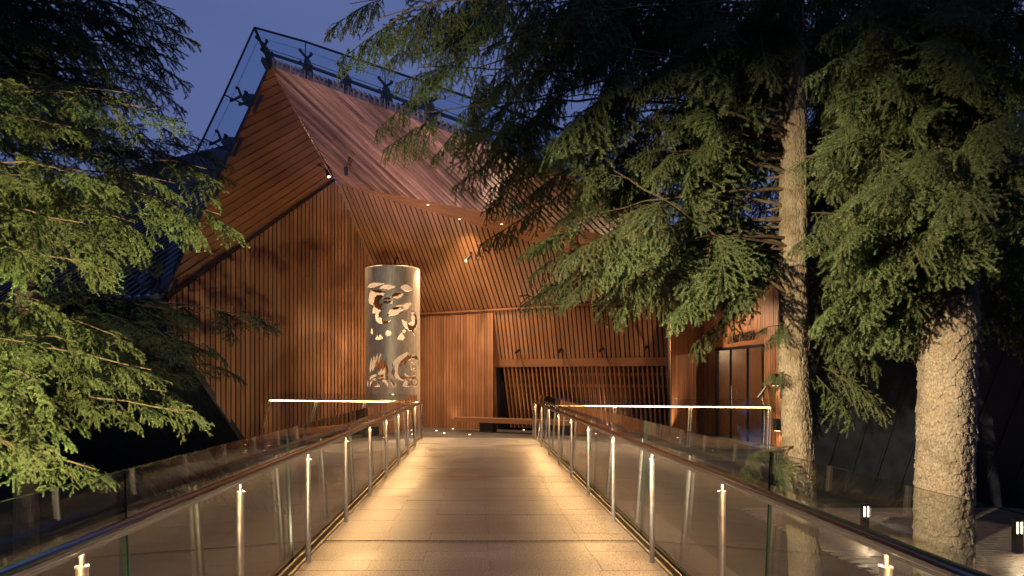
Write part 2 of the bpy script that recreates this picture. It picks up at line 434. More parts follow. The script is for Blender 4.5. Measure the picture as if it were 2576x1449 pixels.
# window with slat screen
win = MB(); win.prism([CP(CL + 0.05, 0.0, -0.42), CP(CR - 0.05, 0.0, -0.42), CP(CR - 0.05, 1.89, -0.42), CP(CL + 0.05, 1.89, -0.42)], V * 0.02, 0)
wino = win.build('window', M['pane']); place(wino, museum)
t = CL + 0.12
while t < CR - 0.05:
    bm = MB(); w = 0.05
    bm.prism([CP(t, PZ + 0.02, 0.0), CP(t + w, PZ + 0.02, 0.0), CP(t + w, 1.887, 0.0), CP(t, 1.887, 0.0)], V * 0.13, 0, None, cdir, U)
    place(bm.build('screen_slat', M['cedar']), wino); t += 0.142
for k in range(5):
    bm = MB(); tt = CL + 0.06 + k * (CR - CL - 0.16) / 4
    bm.prism([CP(tt, 0, -0.34), CP(tt + 0.05, 0, -0.34), CP(tt + 0.05, 1.885, -0.34), CP(tt, 1.885, -0.34)], V * 0.07, 0)
    place(bm.build('mullion', M['dark_steel']), wino)
for z0 in (1.25, 1.6):
    bm = MB(); bm.prism([CP(CL + 0.06, z0, -0.30), CP(CR - 0.06, z0, -0.30), CP(CR - 0.06, z0 + 0.09, -0.30), CP(CL + 0.06, z0 + 0.09, -0.30)], V * 0.035, 0)
    place(bm.build('transom', M['cedar']), wino)
M['interior'] = plain('interior_dark', (0.10, 0.06, 0.035), 0.8)
bm = MB(); q0, q1 = BC(CL - 0.1, 0, -1.4), BC(CR + 0.1, 0, -1.4)
for zz0, off in ((PZ, -0.05), (2.3, 0.05)): bm.prism([q0 + Z * zz0 + V * -1.0, q1 + Z * zz0 + V * -1.0, q1 + V * 2.5 + Z * zz0, q0 + V * 2.5 + Z * zz0], Z * off, 0)
bm.prism([q0 + V * 2.5 + Z * PZ, q1 + V * 2.5 + Z * PZ, q1 + V * 2.5 + Z * 2.3, q0 + V * 2.5 + Z * 2.3], V * 0.05, 0)
for q, sgn in ((q0, -1), (q1, 1)): bm.prism([q - V * 0.95 + Z * PZ, q + V * 2.5 + Z * PZ, q + V * 2.5 + Z * 2.3, q - V * 0.95 + Z * 2.3], U * 0.05 * sgn, 0)
place(bm.build('interior_room', M['interior']), museum)
bm = MB(); bm.prism([BC(CL, 1.9, 0.0), BC(CL, 1.9, -0.47), BC(CL, ZB, 0.0)], U * -0.02, 0); place(bm.build('window_reveal', M['cedar']), museum)
bm = MB(); bm.prism([BC(CL, PZ, -0.35), BC(CL, PZ, -1.05), BC(CL, 1.9, -0.47), BC(CL, 1.9, -0.2)], U * -0.02, 0); place(bm.build('window_reveal', M['black_metal']), museum)
bm = MB(); bm.prism([BC(CL, PZ, 0), BC(CL, PZ, -0.35), BC(CL, 1.9, -0.2), BC(CL, 1.9, 0)], U * -0.02, 0); place(bm.build('window_reveal', M['cedar']), museum)
bm = MB(); bm.prism([BC(CR, PZ, 0.0), BC(CR, PZ, -1.05), BC(CR, ZB, 0.0)], U * 0.02, 0); place(bm.build('window_reveal', M['black_metal']), museum)

# sloping soffit D over B and C
def DP(t, s): return BC(t, ZB + 1.331 * s, s)
D_n = (U.cross(-V + Z * 1.331)).normalized(); D_n = D_n if D_n.z < 0 else -D_n
TD = 2.886 / 0.267
Dpoly = [DP(0, 0), DP(TD, 0), DP(0, 2.886)]
slat_surface('sloping_soffit', Dpoly, (-V + Z * 1.331), 0.167, 0.044, 0.022, M['cedar_soffit'], 'soffit_slat', D_n, label='steep slatted soffit leaning out over the porch')
bm = MB(); bm.prism([BC(0.02, ZB - 0.05, 0.075), BC(CR + 1.0, ZB - 0.05, 0.075), BC(CR + 1.0, ZB + 0.005, 0.075), BC(0.02, ZB + 0.005, 0.075)], V * 0.07, 0, None, U, Z)
place(bm.build('trim_board', M['cedar']), museum)

# folded porch ceiling: E strip, F2 right slope, F1 left slope
EF = (PS - P1) / (PS.x - P1.x)
E2 = (on_plane(1267, 545.7, APEX, F2n) - APEX); E2 = E2 / E2.x
XE = 3.2
def F2edge(x): return APEX + E2 * (x - APEX.x)       # rear edge
def F2front(x): return P1 + EF * (x - P1.x)          # front edge under the glass
dtop = DP(TD, 0)
Epoly = [APEX, dtop, F2edge(XE)]
En = (dtop - APEX).cross(F2edge(XE) - APEX); En = En if En.z < 0 else -En
slat_surface('fascia_soffit', Epoly, (dtop - APEX), 0.20, 0.028, 0.03, M['cedar_soffit'], 'soffit_slat', En, label='narrow band of fine slats along the fold of the roof')
sd = on_plane(1000, 448, APEX, F2n) - on_plane(880, 337, APEX, F2n)
F2poly = [APEX, F2edge(XE), F2front(XE), P1]
slat_surface('ceiling_slope', F2poly, sd, 0.190, 0.066, 0.12, M['cedar_ceiling'], 'ceiling_slat', F2n, label='right slope of the porch ceiling in cedar slats with painted dapple, tinted by the added blue floodlight')
F1poly = [P3, a_top, P1]
F1n = (a_top - P3).cross(F1poly[2] - P3); F1n = F1n if F1n.dot(U) > 0 else -F1n
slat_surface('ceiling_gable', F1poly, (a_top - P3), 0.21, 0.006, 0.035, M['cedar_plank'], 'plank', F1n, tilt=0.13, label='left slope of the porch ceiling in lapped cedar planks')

bm = MB(); bm.prism([P1 + F2n * 0.01 - (a_top - P1).normalized() * 0.02, a_top + F2n * 0.01, a_top + F2n * 0.01 - U * 0.35 + Z * 0.2, P1 + F2n * 0.01 - U * 0.35 + Z * 0.2], -F2n * 0.04 + Z * 0.1, 0); place(bm.build('hip_closer', M['gap']), museum)
bm = MB(); hd_ = (a_top - P1).normalized(); bm.tube([P1 + hd_ * 0.05, a_top], 0.03, 6, 0, True, False); place(bm.build('hip_trim', M['cedar_plank']), museum)
# small upright blocks along the front edge of the ceiling and the glass roof screen
PF = P1.copy(); e_r = EF.normalized(); e_l = (P3 - PF).normalized()
blk = MB()
k = 0; c = 0.05
while PF.x + e_r.x * c < XE:
    b0 = PF + e_r * c
    bm = MB(); bm.prism([b0 - F2n * 0.01, b0 + e_r * 0.045 - F2n * 0.01, b0 + e_r * 0.045 + Vector((0, 0, 0.22)), b0 + Vector((0, 0, 0.22))], Vector((0.05, 0.12, 0)), 0)
    place(bm.build('edge_block', M['cedar_ceiling']), museum); c += 0.172
screen = empty('glass_roof_screen', tuple(PF)); tag(screen, 'frameless glass screen standing along the roof edge on black spider fittings', 'glass screen')
gl_off_l = Vector((-0.70, 0.02, 0.34)); gl_off_c = Vector((-0.42, 0.0, 1.0)); gl_off_r = Vector((-0.03, 0.0, 0.95))
def rail_bar(a, b, r, name, m=None, parent=screen):
    bm = MB(); bm.tube([a, b], r, 6, 0, True, False); return place(bm.build(name, m or M['dark_steel']), parent)
def pane(a, b, c_, d_, name='glass_pane', mt=None, parent=screen, th=0.016):
    bm = MB(); n = (Vector(b) - Vector(a)).cross(Vector(d_) - Vector(a)).normalized()
    bm.prism([Vector(a), Vector(b), Vector(c_), Vector(d_)], n * th, 0, 1); return place(bm.build(name, [mt or M['glass_roof'], M['flash']]), parent)
lenL = (P3 - PF).length
ns = 5
tops = []
for i in range(ns):
    a0, a1 = PF + e_l * (lenL * i / ns + (0.0 if i == 0 else 0.012)), PF + e_l * (lenL * (i + 1) / ns)
    o0 = gl_off_c if i == 0 else gl_off_l; o1 = gl_off_l
    pane(a0, a1, a1 + o1, a0 + o0)
    rail_bar(a1 + o1, a1, 0.016, 'joint_bar'); rail_bar(a0 + o0, a1 + o1, 0.026, 'edge_rail')
    rail_bar(a0 + o0 * 0.72, a1 + o1 * 0.72, 0.005, 'joint_bar')
rail_bar(PF, PF + gl_off_c, 0.040, 'corner_mullion')
rail_bar(PF + e_l * 0.1 + Vector((-.02, 0, -.03)), P3, 0.018, 'edge_rail')
STEP = 1.36; c = 0.0
spid = []
while PF.x + e_r.x * (c + STEP) < XE + 0.6:
    a0 = PF + e_r * (c + 0.006); a1 = PF + e_r * (c + STEP - 0.006)
    o0 = gl_off_c if c == 0 else gl_off_r
    pane(a0, a1, a1 + gl_off_r, a0 + o0)
    rail_bar(a0 + o0, a1 + gl_off_r, 0.028, 'edge_rail'); rail_bar(a1, a1 + gl_off_r, 0.014, 'joint_bar')
    rail_bar(a0 + o0 * 0.75, a1 + gl_off_r * 0.75, 0.004, 'joint_bar')
    rail_bar(a0 + o0 * 0.42 + Vector((0, .14, 0)), a1 + gl_off_r * 0.42 + Vector((0, .14, 0)), 0.042, 'brace_rail')
    rail_bar(a0 + o0 * 0.52 + Vector((0, .10, 0)), a1 + gl_off_r * 0.52 + Vector((0, .10, 0)), 0.008, 'joint_bar')
    spid.append((a1, gl_off_r)); c += STEP
spl = [(PF + e_l * (lenL * (i + 0.9) / ns), gl_off_l) for i in range(ns)]
def spider(base, off, right):
    bm = MB(); ed = e_r if right else e_l
    back = Vector((0.0, 0.16, 0)) if right else Vector((0.12, 0.10, 0.02))
    w = 0.30
    bm.prism([base + back - ed * w, base + back + ed * w, base + back + ed * 0.10 + off * 0.62, base + back - ed * 0.10 + off * 0.62], Vector((0.0, 0.03, 0)), 0)
    o = bm.build('bracket_plate', M['black_metal']); place(o, screen)
    for fz in (0.30, 0.62):
        for sx in (-1, 1):
            hub = base + back * 0.8 + off * fz; tip = base + off * (fz + 0.10) + ed * sx * 0.20
            bm = MB(); bm.tube([hub, tip + back * 0.25, tip], [0.040, 0.032, 0.022], 6, 0); bm.tube([tip - back.normalized() * -0.03, tip + back.normalized() * -0.02], 0.042, 8, 0)
            place(bm.build('spider_arm', M['dark_steel']), screen)
for b_, o_ in spid: spider(b_, o_, True)
for b_, o_ in spl: spider(b_, o_, False)
spider(PF + e_r * 0.1, gl_off_c, True)

# right return walls H
H0 = CP(CR, PZ) ; h_a = Vector((5.42, 19.15, 0)); h_b = Vector((6.80, 20.3, 0)); h_c = Vector((7.22, 16.2, 0)); h_t = Vector((7.42, 13.9, 0))
n1 = Vector((-(h_b - h_a).y, (h_b - h_a).x, 0)); n1 = n1 if n1.y < 0 else -n1
slat_surface('return_wall', [h_a + Z * PZ, h_b + Z * PZ, h_b + Z * 4.6, h_a + Z * 4.6], Z, 0.085, 0.012, 0.03, M['cedar'], 'slat', n1, label='narrow slatted return wall beside the long window')
hd = (h_c - h_b); 
def HP(k, z): return h_b + hd * k + Z * z
dk0, dk1 = 0.16, 0.80
hn = Vector((-1, 0, 0))
slat_surface('entrance_wall', [HP(0, 2.78), HP(1.334, 2.78), HP(1.53, 4.6), HP(0, 4.6)], Z, 0.085, 0.012, 0.03, M['cedar'], 'slat', hn, label='slatted wall over the entrance door')
slat_surface('entrance_wall', [HP(0, PZ), HP(dk0, PZ), HP(dk0, 2.78), HP(0, 2.78)], Z, 0.085, 0.012, 0.03, M['cedar'], 'slat', hn)
slat_surface('entrance_wall', [HP(dk1, PZ), HP(1.02, PZ), HP(1.334, 2.78), HP(dk1, 2.78)], Z, 0.11, 0.02, 0.03, M['cedar'], 'slat', hn)
bm = MB(); bm.prism([HP(dk0, 2.38), HP(dk1, 2.38), HP(dk1, 2.78), HP(dk0, 2.78)], Vector((0.05, 0, 0)), 0); place(bm.build('door_lintel', M['cedar_plank']), museum)
bm = MB(); bm.prism([HP(dk0, PZ), HP(dk1, PZ), HP(dk1, 2.38), HP(dk0, 2.38)], Vector((0.02, 0, 0)), 0)
door = bm.build('glass_door', M['pane']); place(door, museum)
for kk in (dk0, dk0 + 0.012 + 0.2, dk1 - 0.2, dk1 - 0.013):
    bm = MB(); bm.box(HP(kk + 0.006, 1.12), 0.05, 0.05, 2.5, 0); place(bm.build('door_frame', M['dark_steel']), door)
bm = MB(); bm.prism([HP(dk0, 2.30), HP(dk1, 2.30), HP(dk1, 2.38), HP(dk0, 2.38)], Vector((-0.03, 0, 0)), 0); place(bm.build('door_frame', M['dark_steel']), door)
bm = MB(); bm.box(h_b + Z * 2.2, 0.16, 0.16, 4.8, 0); place(bm.build('corner_board', M['cedar']), museum)
bm = MB(); bm.prism([h_a + Z * PZ + V * 0.1, h_b + Z * PZ + V * 0.1, h_b + Z * 4.6 + V * 0.1, h_a + Z * 4.6 + V * 0.1], V * 0.1, 0); place(bm.build('wall_backing', M['gap']), museum)
bm = MB(); bm.tube([HP(0.42, 0.75) + Vector((-0.06, 0, 0)), HP(0.42, 1.35) + Vector((-0.06, 0, 0))], 0.014, 8, 0); place(bm.build('door_handle', M['steel']), door)
# lobby behind the door
bm = MB()
lob = [HP(0.05, 0) + Vector((0.06, 0, 0)), Vector((10.6, 20.6, 0)), Vector((10.6, 15.9, 0)), HP(0.95, 0) + Vector((0.06, 0, 0))]
bm.prism([p + Z * (PZ - 0.01) for p in lob], Z * -0.1, 0)
bm.prism([p + Z * 2.7 for p in lob], Z * 0.1, 1)
bm.prism([lob[0] + Z * PZ, lob[1] + Z * PZ, lob[1] + Z * 2.7, lob[0] + Z * 2.7], Vector((0, 0.1, 0)), 1)
bm.prism([lob[2] + Z * PZ, lob[3] + Z * PZ, lob[3] + Z * 2.7, lob[2] + Z * 2.7], Vector((0, -0.1, 0)), 1)
bm.prism([lob[1] + Z * PZ, lob[2] + Z * PZ, lob[2] + Z * 2.7, lob[1] + Z * 2.7], Vector((0.1, 0, 0)), 1)
place(bm.build('lobby', [M['porch'], M['cedar_plank']]), museum)

# black clad flanks and metal roofs
def flank(name, e0, e1, along, length, pitch, label):
    e0, e1 = Vector(e0), Vector(e1); along = Vector(along)
    nn = (e1 - e0).cross(along).normalized(); nn = nn if nn.y < 0 else -nn
    bm = MB(); bm.prism([e0, e1, e1 + along * length, e0 + along * length], -nn * 0.1, 0)
    w = place(bm.build(name, M['black_metal']), museum); w['label'] = label
    k = 0.0
    while k < length:
        bm = MB(); a, b = e0 + along * k, e1 + along * k
        bm.prism([a + nn * 0.002, b + nn * 0.002, b + along * 0.045 + nn * 0.002, a + along * 0.045 + nn * 0.002], nn * 0.055, 0)
        place(bm.build('batten', M['black_metal']), w); k += pitch
    return w
def extend(p, q, z): return p + (q - p) * ((z - p.z) / (q.z - p.z))
eL0 = extend(A_base_l, A_mid, -3.0); eL0 = flatA(eL0); eL1 = flatA(P3)
flank('flank_wall', eL0, flatA(A_mid), -U, 26, 0.42, 'black metal clad flank wall leaning outwards on the left')
bm = MB(); am = flatA(A_mid); bm.prism([am, eL1, eL1 - U * 26, am - U * 26], V * 0.1, 0); place(bm.build('fascia_panel', M['black_metal']), museum)
hb, ht = HP(1.02, PZ), HP(1.53, 4.6)
eR0 = extend(hb, ht, -3.0); eR1 = ht
flank('flank_wall', eR0, eR1, U, 16, 0.5, 'black metal clad flank wall behind the trees on the right')
def roof(name, eave, along, length, slope, run, pitch, label):
    up = (V + Z * slope); nn = along.cross(up).normalized(); nn = nn if nn.z > 0 else -nn
    bm = MB(); bm.prism([eave, eave + along * length, eave + along * length + up * run, eave + up * run], -nn * 0.12, 0)
    w = place(bm.build(name, M['roof_metal']), museum); w['label'] = label
    k = 0.03
    while k < length:
        bm = MB(); a = eave + along * k; b = a + up * run
        bm.prism([a + nn * 0.003, a + along * 0.05 + nn * 0.003, b + along * 0.05 + nn * 0.003, b + nn * 0.003], nn * 0.07, 0)
        place(bm.build('roof_seam', M['flash']), w); k += pitch
roof('metal_roof', eL1 + Z * 0.04 - V * 0.05, -U, 24, 0.75, 12.0, 0.36, 'standing seam metal roof rising on the left')
roof('metal_roof', ht + Z * 0.04 - V * 0.05, U, 16, 0.75, 3.0, 0.45, 'standing seam metal roof on the right')
# solid body behind, so nothing shows through
bm = MB()
bm.prism([flatA(P3, -0.3) - V * 0.0, flatA(a_top, -0.3) + V * 6, flatA(a_top, -0.3) + V * 6 - U * 20, flatA(P3, -0.3) - U * 20], Z * -0.1, 0)
place(bm.build('roof_void', M['gap']), museum)
# ------------------------------------------------------------------ balustrades of the bridge
def glass_panel(a0, a1, out, h, parent, th=0.017, name='glass_panel'):
    """a0,a1 base points; out: lean vector at the top"""
    a0, a1 = Vector(a0), Vector(a1); top = Vector(out) + Z * h
    n = (a1 - a0).cross(top).normalized()
    bm = MB(); bm.prism([a0, a1, a1 + top, a0 + top], n * th, 0, 1)
    o = bm.build(name, [M['glass'], M['glass_edge']]); return place(o, parent)

def led_strip(a, b, parent, w=0.012, seg=0.4, m=None):
    a, b = Vector(a), Vector(b); L = (b - a).length; n = max(1, int(L / seg)); d = (b - a) / n
    side = d.cross(Z).normalized() * w / 2
    bm = MB()
    for i in range(n):
        p, q = a + d * i, a + d * (i + 1)
        bm.poly([p + side, q + side, q - side, p - side], 0) if (side.cross(d)).z < 0 else bm.poly([p - side, q - side, q + side, p + side], 0)
    return place(bm.build('led_strip', m or M['led']), parent)

RAILZ, RAILR = 0.925, 0.027
def make_post():
    bm = MB(); bm.tube([(0, 0, 0), (0, 0, 0.842)], 0.0205, 14, 0)
    bm.tube([(0, 0, 0.838), (0, 0, 0.846)], 0.0235, 14, 0)
    bm.tube([(0, 0, 0.846), (0, 0, RAILZ - 0.02)], 0.0095, 10, 0)
    bm.tube([(0, 0, 0.0), (0, 0, 0.012)], 0.024, 14, 0)
    return bm.mesh('post', [M['post_steel']])
post_me = make_post()
def balustrade(side):
    if side < 0: px, gx, y1, joints, lab = -1.384, -1.50, 17.0, [-1.0, 0.35, 2.95, 5.51, 8.1, 10.7, 13.3, 15.2, 17.2], 'left glass balustrade of the bridge with glowing steel handrail'
    else: px, gx, y1, joints, lab = 1.43, 1.55, 17.35, [-1.0, 1.0, 3.71, 6.5, 9.1, 11.9, 14.5, 17.4], 'right glass balustrade of the bridge with glowing steel handrail'
    b = empty('balustrade', (px, 8, 0)); tag(b, lab, 'balustrade', 'glass balustrades of the bridge')
    s = side
    # handrail: from near the camera to its end post, turned down at the end
    bm = MB(); bm.tube([(px, -2.2, RAILZ), (px, y1 - 0.03, RAILZ), (px, y1, RAILZ - 0.02)], RAILR, 18, 0)
    place(bm.build('handrail', M['rail_steel']), b)
    led_strip((px, -1.5, RAILZ - RAILR - 0.003), (px, y1 - 0.05, RAILZ - RAILR - 0.003), b)
    bm = MB()
    for sx in (-0.0105, 0.0105): bm.box((px + sx, (y1 - 2.2) / 2, RAILZ - RAILR - 0.0015), 0.003, y1 + 2.1, 0.013, 0)
    place(bm.build('led_profile', M['rail_steel']), b)
    y = 0.79
    k = 0
    while y < y1 - 0.3:
        o = bpy.data.objects.new('post', post_me); COL.objects.link(o); o.location = (px, y, 0); place(o, b)
        o.matrix_parent_inverse = Matrix.Translation(-Vector(b.location)); y += 1.6; k += 1
    bm = MB()
    for yy in (y1 - 0.02, y1 + 0.16):
        bm.tube([(px, yy, 0), (px, yy, RAILZ - 0.01)], 0.016, 10, 0)
    bm.tube([(px, y1 - 0.02, 0.35), (px, y1 + 0.16, 0.35)], 0.010, 8, 0); bm.tube([(px, y1 - 0.03, RAILZ), (px, y1 + 0.16, RAILZ)], RAILR * 0.7, 10, 0)
    place(bm.build('end_post', M['steel']), b)
    # base shoe holding the glass
    for dx, w, z1 in ((-0.022, 0.020, 0.045), (0.028, 0.016, 0.03), (0.085, 0.02, 0.018)):
        bm = MB(); xc = gx + s * 0.008 - s * dx
        bm.box((xc, 7.6, z1 / 2 - 0.06), w, 20.2, z1 + 0.12, 0); place(bm.build('base_shoe', M['edge_bar']), b)
    bm = MB(); bm.box((gx - s * 0.02, 7.6, -0.09), 0.16, 20.2, 0.05, 0); place(bm.build('base_plate', M['dark_steel']), b)
    for j in range(len(joints) - 1):
        glass_panel((gx, joints[j] + 0.008, -0.05), (gx, joints[j + 1] - 0.008, -0.05), (s * 0.042, 0, 0), 1.155, b, 0.017 * (1 if s > 0 else 1))
    return b
balustrade(-1); balustrade(1)

def guard(a, b, zr, lean, n_post, lab, zf):
    """porch edge guard: leaning flat posts, LED rail, glass in front"""
    a, b = Vector(a), Vector(b); u = (b - a).normalized(); out = Vector((u.y, -u.x, 0)); out = out if out.y < 0 else -out
    g_ = empty('porch_guard', tuple(a + Z * zf)); tag(g_, lab, 'guard rail', 'guard rails along the porch edge')
    r0, r1 = a + Z * zr, b + Z * zr
    bm = MB(); bm.tube([r0, r1], 0.024, 10, 0); place(bm.build('handrail', M['steel']), g_)
    nfr = (-out * 0.021 - Z * 0.0)
    # LED under the rail, facing down and towards the porch floor
    led_strip(r0 - Z * 0.030, r1 - Z * 0.030, g_, 0.03, 0.4, M['led_guard'])
    bm = MB(); bm.tube([r0 - Z * 0.022 + out * 0.022, r1 - Z * 0.022 + out * 0.022], 0.007, 6, 0); place(bm.build('led_strip', M['led_guard']), g_)
    for i in range(n_post):
        f = i / (n_post - 1); p = r0 + (r1 - r0) * f
        base = Vector((p.x, p.y, zf)) + lean
        for dx in (-0.025, 0.025):
            bm = MB(); bm.tube([base + u * dx, p + u * dx * 1.0 + Z * -0.02], 0.015, 6, 0); place(bm.build('post', M['post_steel']), g_)
    L = (b - a).length; m = max(1, round(L / 2.2))
    for i in range(m):
        p0, p1 = a + (b - a) * (i / m) + u * 0.006, a + (b - a) * ((i + 1) / m) - u * 0.006
        glass_panel(p0 + Z * (zf - 0.1) + out * 0.06 + lean * 0.9, p1 + Z * (zf - 0.1) + out * 0.06 + lean * 0.9, -lean * 0.9 , zr - zf + 0.27, g_)
    bm = MB(); bm.prism([a + Z * (zf - 0.28) + out * 0.12, b + Z * (zf - 0.28) + out * 0.12, b + Z * (zf + 0.01) + out * 0.12, a + Z * (zf + 0.01) + out * 0.12], -out * 0.03, 0)
    place(bm.build('edge_fascia', M['black_metal']), g_)
    return g_
guard((-5.62, 18.5, 0), (-1.50, 17.12, 0), 0.945, -U * 0.40, 4, 'left porch guard with bright LED rail in front of the slatted side wall', PZ)
guard((1.66, 17.32, 0), (6.92, 16.15, 0), 0.850, -V * 0.28, 4, 'right porch guard with bright LED rail in front of the entrance', PZ)

# ------------------------------------------------------------------ perforated cylinder sculpture
SX, SY, SR = -2.42, 19.5, 0.775
ZT, ZBt = 4.63, PZ
def inside_ellipse(a, z, c, rx, rz, rot=0.0):
    da, dz = a - c[0], z - c[1]; cr, sr = np.cos(rot), np.sin(rot)
    x = (da * cr + dz * sr) / rx; y_ = (-da * sr + dz * cr) / rz
    return x * x + y_ * y_ < 1
def crescent(a, z, c, r, off, rr, rot=0.0, sq=1.0):
    return inside_ellipse(a, z, c, r, r * sq, rot) & ~inside_ellipse(a, z, (c[0] + off[0], c[1] + off[1]), rr, rr * sq, rot)
def leafshape(a, z, c, L, w, rot):
    da, dz = a - c[0], z - c[1]; cr, sr = np.cos(rot), np.sin(rot)
    x = (da * cr + dz * sr) / L; y_ = (-da * sr + dz * cr)
    return (np.abs(x) < 1) & (np.abs(y_) < 1.35 * w * (1 - x * x) * (1 - 0.35 * x))
def trigon(a, z, c, s_, rot):
    da, dz = a - c[0], z - c[1]; cr, sr = np.cos(rot), np.sin(rot)
    x = (da * cr + dz * sr) / s_; y_ = (-da * sr + dz * cr) / s_
    return (y_ > -0.4 + 0.5 * x * x) & (y_ < 0.75 - 1.5 * np.abs(x) ** 0.8)
NA, NZ = 300, 330
aa = (np.arange(NA) + 0.5) / NA * 2 * np.pi * SR - np.pi * SR     # arc metres, 0 faces the bridge
zz = (np.arange(NZ) + 0.5) / NZ * (ZT - ZBt) + ZBt
AA, ZZ = np.meshgrid(aa, zz)
hole = np.zeros_like(AA, bool)
def motif(dx, mir=1):
    a = (AA - dx) * mir; a = (a + np.pi * SR) % (2 * np.pi * SR) - np.pi * SR; z = ZZ; h = np.zeros_like(AA, bool)
    z = 2.38 + (ZZ - 2.66) / 0.83
    h |= leafshape(a, z, (-0.46, 4.12), 0.36, 0.055, 0.06); h |= leafshape(a, z, (-0.05, 4.02), 0.24, 0.065, 0.10); h |= leafshape(a, z, (0.52, 4.02), 0.22, 0.075, -0.05)
    h |= leafshape(a, z, (-0.42, 3.72), 0.34, 0.20, 0.45) & ~inside_ellipse(a, z, (-0.05, 3.52), 0.24, 0.22)
    h |= inside_ellipse(a, z, (-0.03, 3.58), 0.15, 0.12) & ~(np.abs(z - 3.60) < 0.022)
    h |= leafshape(a, z, (0.24, 3.76), 0.18, 0.075, 0.35)
    h |= leafshape(a, z, (-0.36, 3.34), 0.24, 0.09, 0.75)
    h |= leafshape(a, z, (0.32, 3.32), 0.46, 0.10, 0.55) & ~inside_ellipse(a, z, (0.36, 3.36), 0.05, 0.05)
    h |= crescent(a, z, (-0.17, 3.06), 0.26, (0.13, 0.07), 0.22, 0.2)
    h |= crescent(a, z, (0.64, 2.95), 0.28, (-0.10, 0.12), 0.17, 0.0, 1.2) | inside_ellipse(a, z, (0.72, 3.05), 0.06, 0.09)
    h |= inside_ellipse(a, z, (-0.02, 2.50), 0.085, 0.095); h |= inside_ellipse(a, z, (-0.56, 2.58), 0.05, 0.10, 0.1); h |= inside_ellipse(a, z, (0.42, 2.58), 0.045, 0.06)
    h |= trigon(a, z, (-0.30, 2.38), 0.24, 0.12); h |= trigon(a, z, (0.34, 2.38), 0.25, -0.12)
    h |= leafshape(a, z, (0.66, 2.66), 0.34, 0.03, -0.95)
    # lower band
    z = 0.42 + (ZZ - 1.28) / 0.72
    h |= leafshape(a, z, (0.33, 1.50), 0.38, 0.085, 0.85); h |= leafshape(a, z, (-0.17, 1.05), 0.40, 0.10, 1.45)
    for i in range(4): h |= leafshape(a, z, (-0.60 + 0.11 * i, 1.28 + 0.05 * i - 0.03 * (i == 3)), 0.34, 0.042, 1.48)
    h |= crescent(a, z, (0.32, 0.98), 0.25, (0.12, 0.06), 0.20, 0.0, 1.2)
    h |= crescent(a, z, (0.72, 1.36), 0.32, (0.02, -0.11), 0.27) | crescent(a, z, (0.74, 1.22), 0.16, (0.05, 0.0), 0.10)
    h |= crescent(a, z, (0.66, 0.92), 0.22, (0.0, 0.11), 0.20)
    for r_ in (0.50, 0.36): h |= (inside_ellipse(a, z, (-0.34, 0.42), r_, r_) & ~inside_ellipse(a, z, (-0.34, 0.40), r_ - 0.085, r_ - 0.085)) & (z > 0.42) & (np.abs(np.sin(a * 9)) > 0.25)
    h |= trigon(a, z, (-0.36, 0.48), 0.18, 0.0); h |= inside_ellipse(a, z, (0.12, 0.50), 0.06, 0.07); h |= trigon(a, z, (0.50, 0.54), 0.26, 0.1)
    h |= (np.abs(np.hypot(a - 0.80, z - 0.62) - 0.14) < 0.035) & (z > 0.45)
    return h
hole |= motif(0.0) & (np.abs(AA) < 1.05)
hole |= motif(np.pi * SR, -1) & (np.abs(AA) > 1.28)
ang = np.linspace(0, 2 * np.pi, NA, endpoint=False); zs = np.linspace(ZBt, ZT, NZ + 1)
keep = ~hole
verts = []
th = 0.014
for rr in (SR, SR - th):
    A2, Z2 = np.meshgrid(ang, zs)
    # angle 0 of the arc faces -Y
    verts.append(np.stack([np.sin(A2 - np.pi) * rr, -np.cos(A2 - np.pi) * rr, Z2 - ZBt], -1).reshape(-1, 3))
verts = np.concatenate(verts); NV = NA * (NZ + 1)
jj, ii = np.nonzero(keep); i2 = (ii + 1) % NA
v00 = jj * NA + ii; v01 = jj * NA + i2; v10 = (jj + 1) * NA + ii; v11 = (jj + 1) * NA + i2
outer = np.stack([v00, v01, v11, v10], -1); inner = np.stack([v00, v10, v11, v01], -1) + NV
rim = []
for dj, di, e in ((0, 1, (v01, v11)), (0, -1, (v10, v00)), (1, 0, (v11, v10)), (-1, 0, (v00, v01))):
    nj, ni = jj + dj, (ii + di) % NA
    edge = (nj < 0) | (nj >= NZ) | ~keep[np.clip(nj, 0, NZ - 1), ni]
    rim.append(np.stack([e[0][edge], e[0][edge] + NV, e[1][edge] + NV, e[1][edge]], -1))
rim = np.concatenate(rim)
faces = np.concatenate([outer, inner, rim])
def np_mesh(name, v, f, mats, smooth=None, mi=None):
    me = bpy.data.meshes.new(name); n = len(f); k = f.shape[1]
    me.vertices.add(len(v)); me.vertices.foreach_set("co", np.ascontiguousarray(v, dtype=np.float32).ravel())
    me.loops.add(n * k); me.loops.foreach_set("vertex_index", np.ascontiguousarray(f, dtype=np.int32).ravel())
    me.polygons.add(n); me.polygons.foreach_set("loop_start", np.arange(0, n * k, k, dtype=np.int32))
    try: me.polygons.foreach_set("loop_total", np.full(n, k, dtype=np.int32))
    except Exception: pass
    for m_ in mats: me.materials.append(m_)
    if smooth is not None: me.polygons.foreach_set("use_smooth", np.broadcast_to(smooth, n).astype(bool).copy())
    if mi is not None: me.polygons.foreach_set("material_index", np.ascontiguousarray(mi, dtype=np.int32))
    me.update(calc_edges=True); me.validate()
    return me
m, nt, b = mat('sculpture_metal'); M['sculpt'] = m
tc_ = N(nt, "ShaderNodeTexCoord"); mp_ = N(nt, "ShaderNodeMapping"); mp_.inputs['Scale'].default_value = (3, 3, 0.6)
n_ = N(nt, "ShaderNodeTexNoise"); n_.inputs['Scale'].default_value = 6; n_.inputs['Detail'].default_value = 7
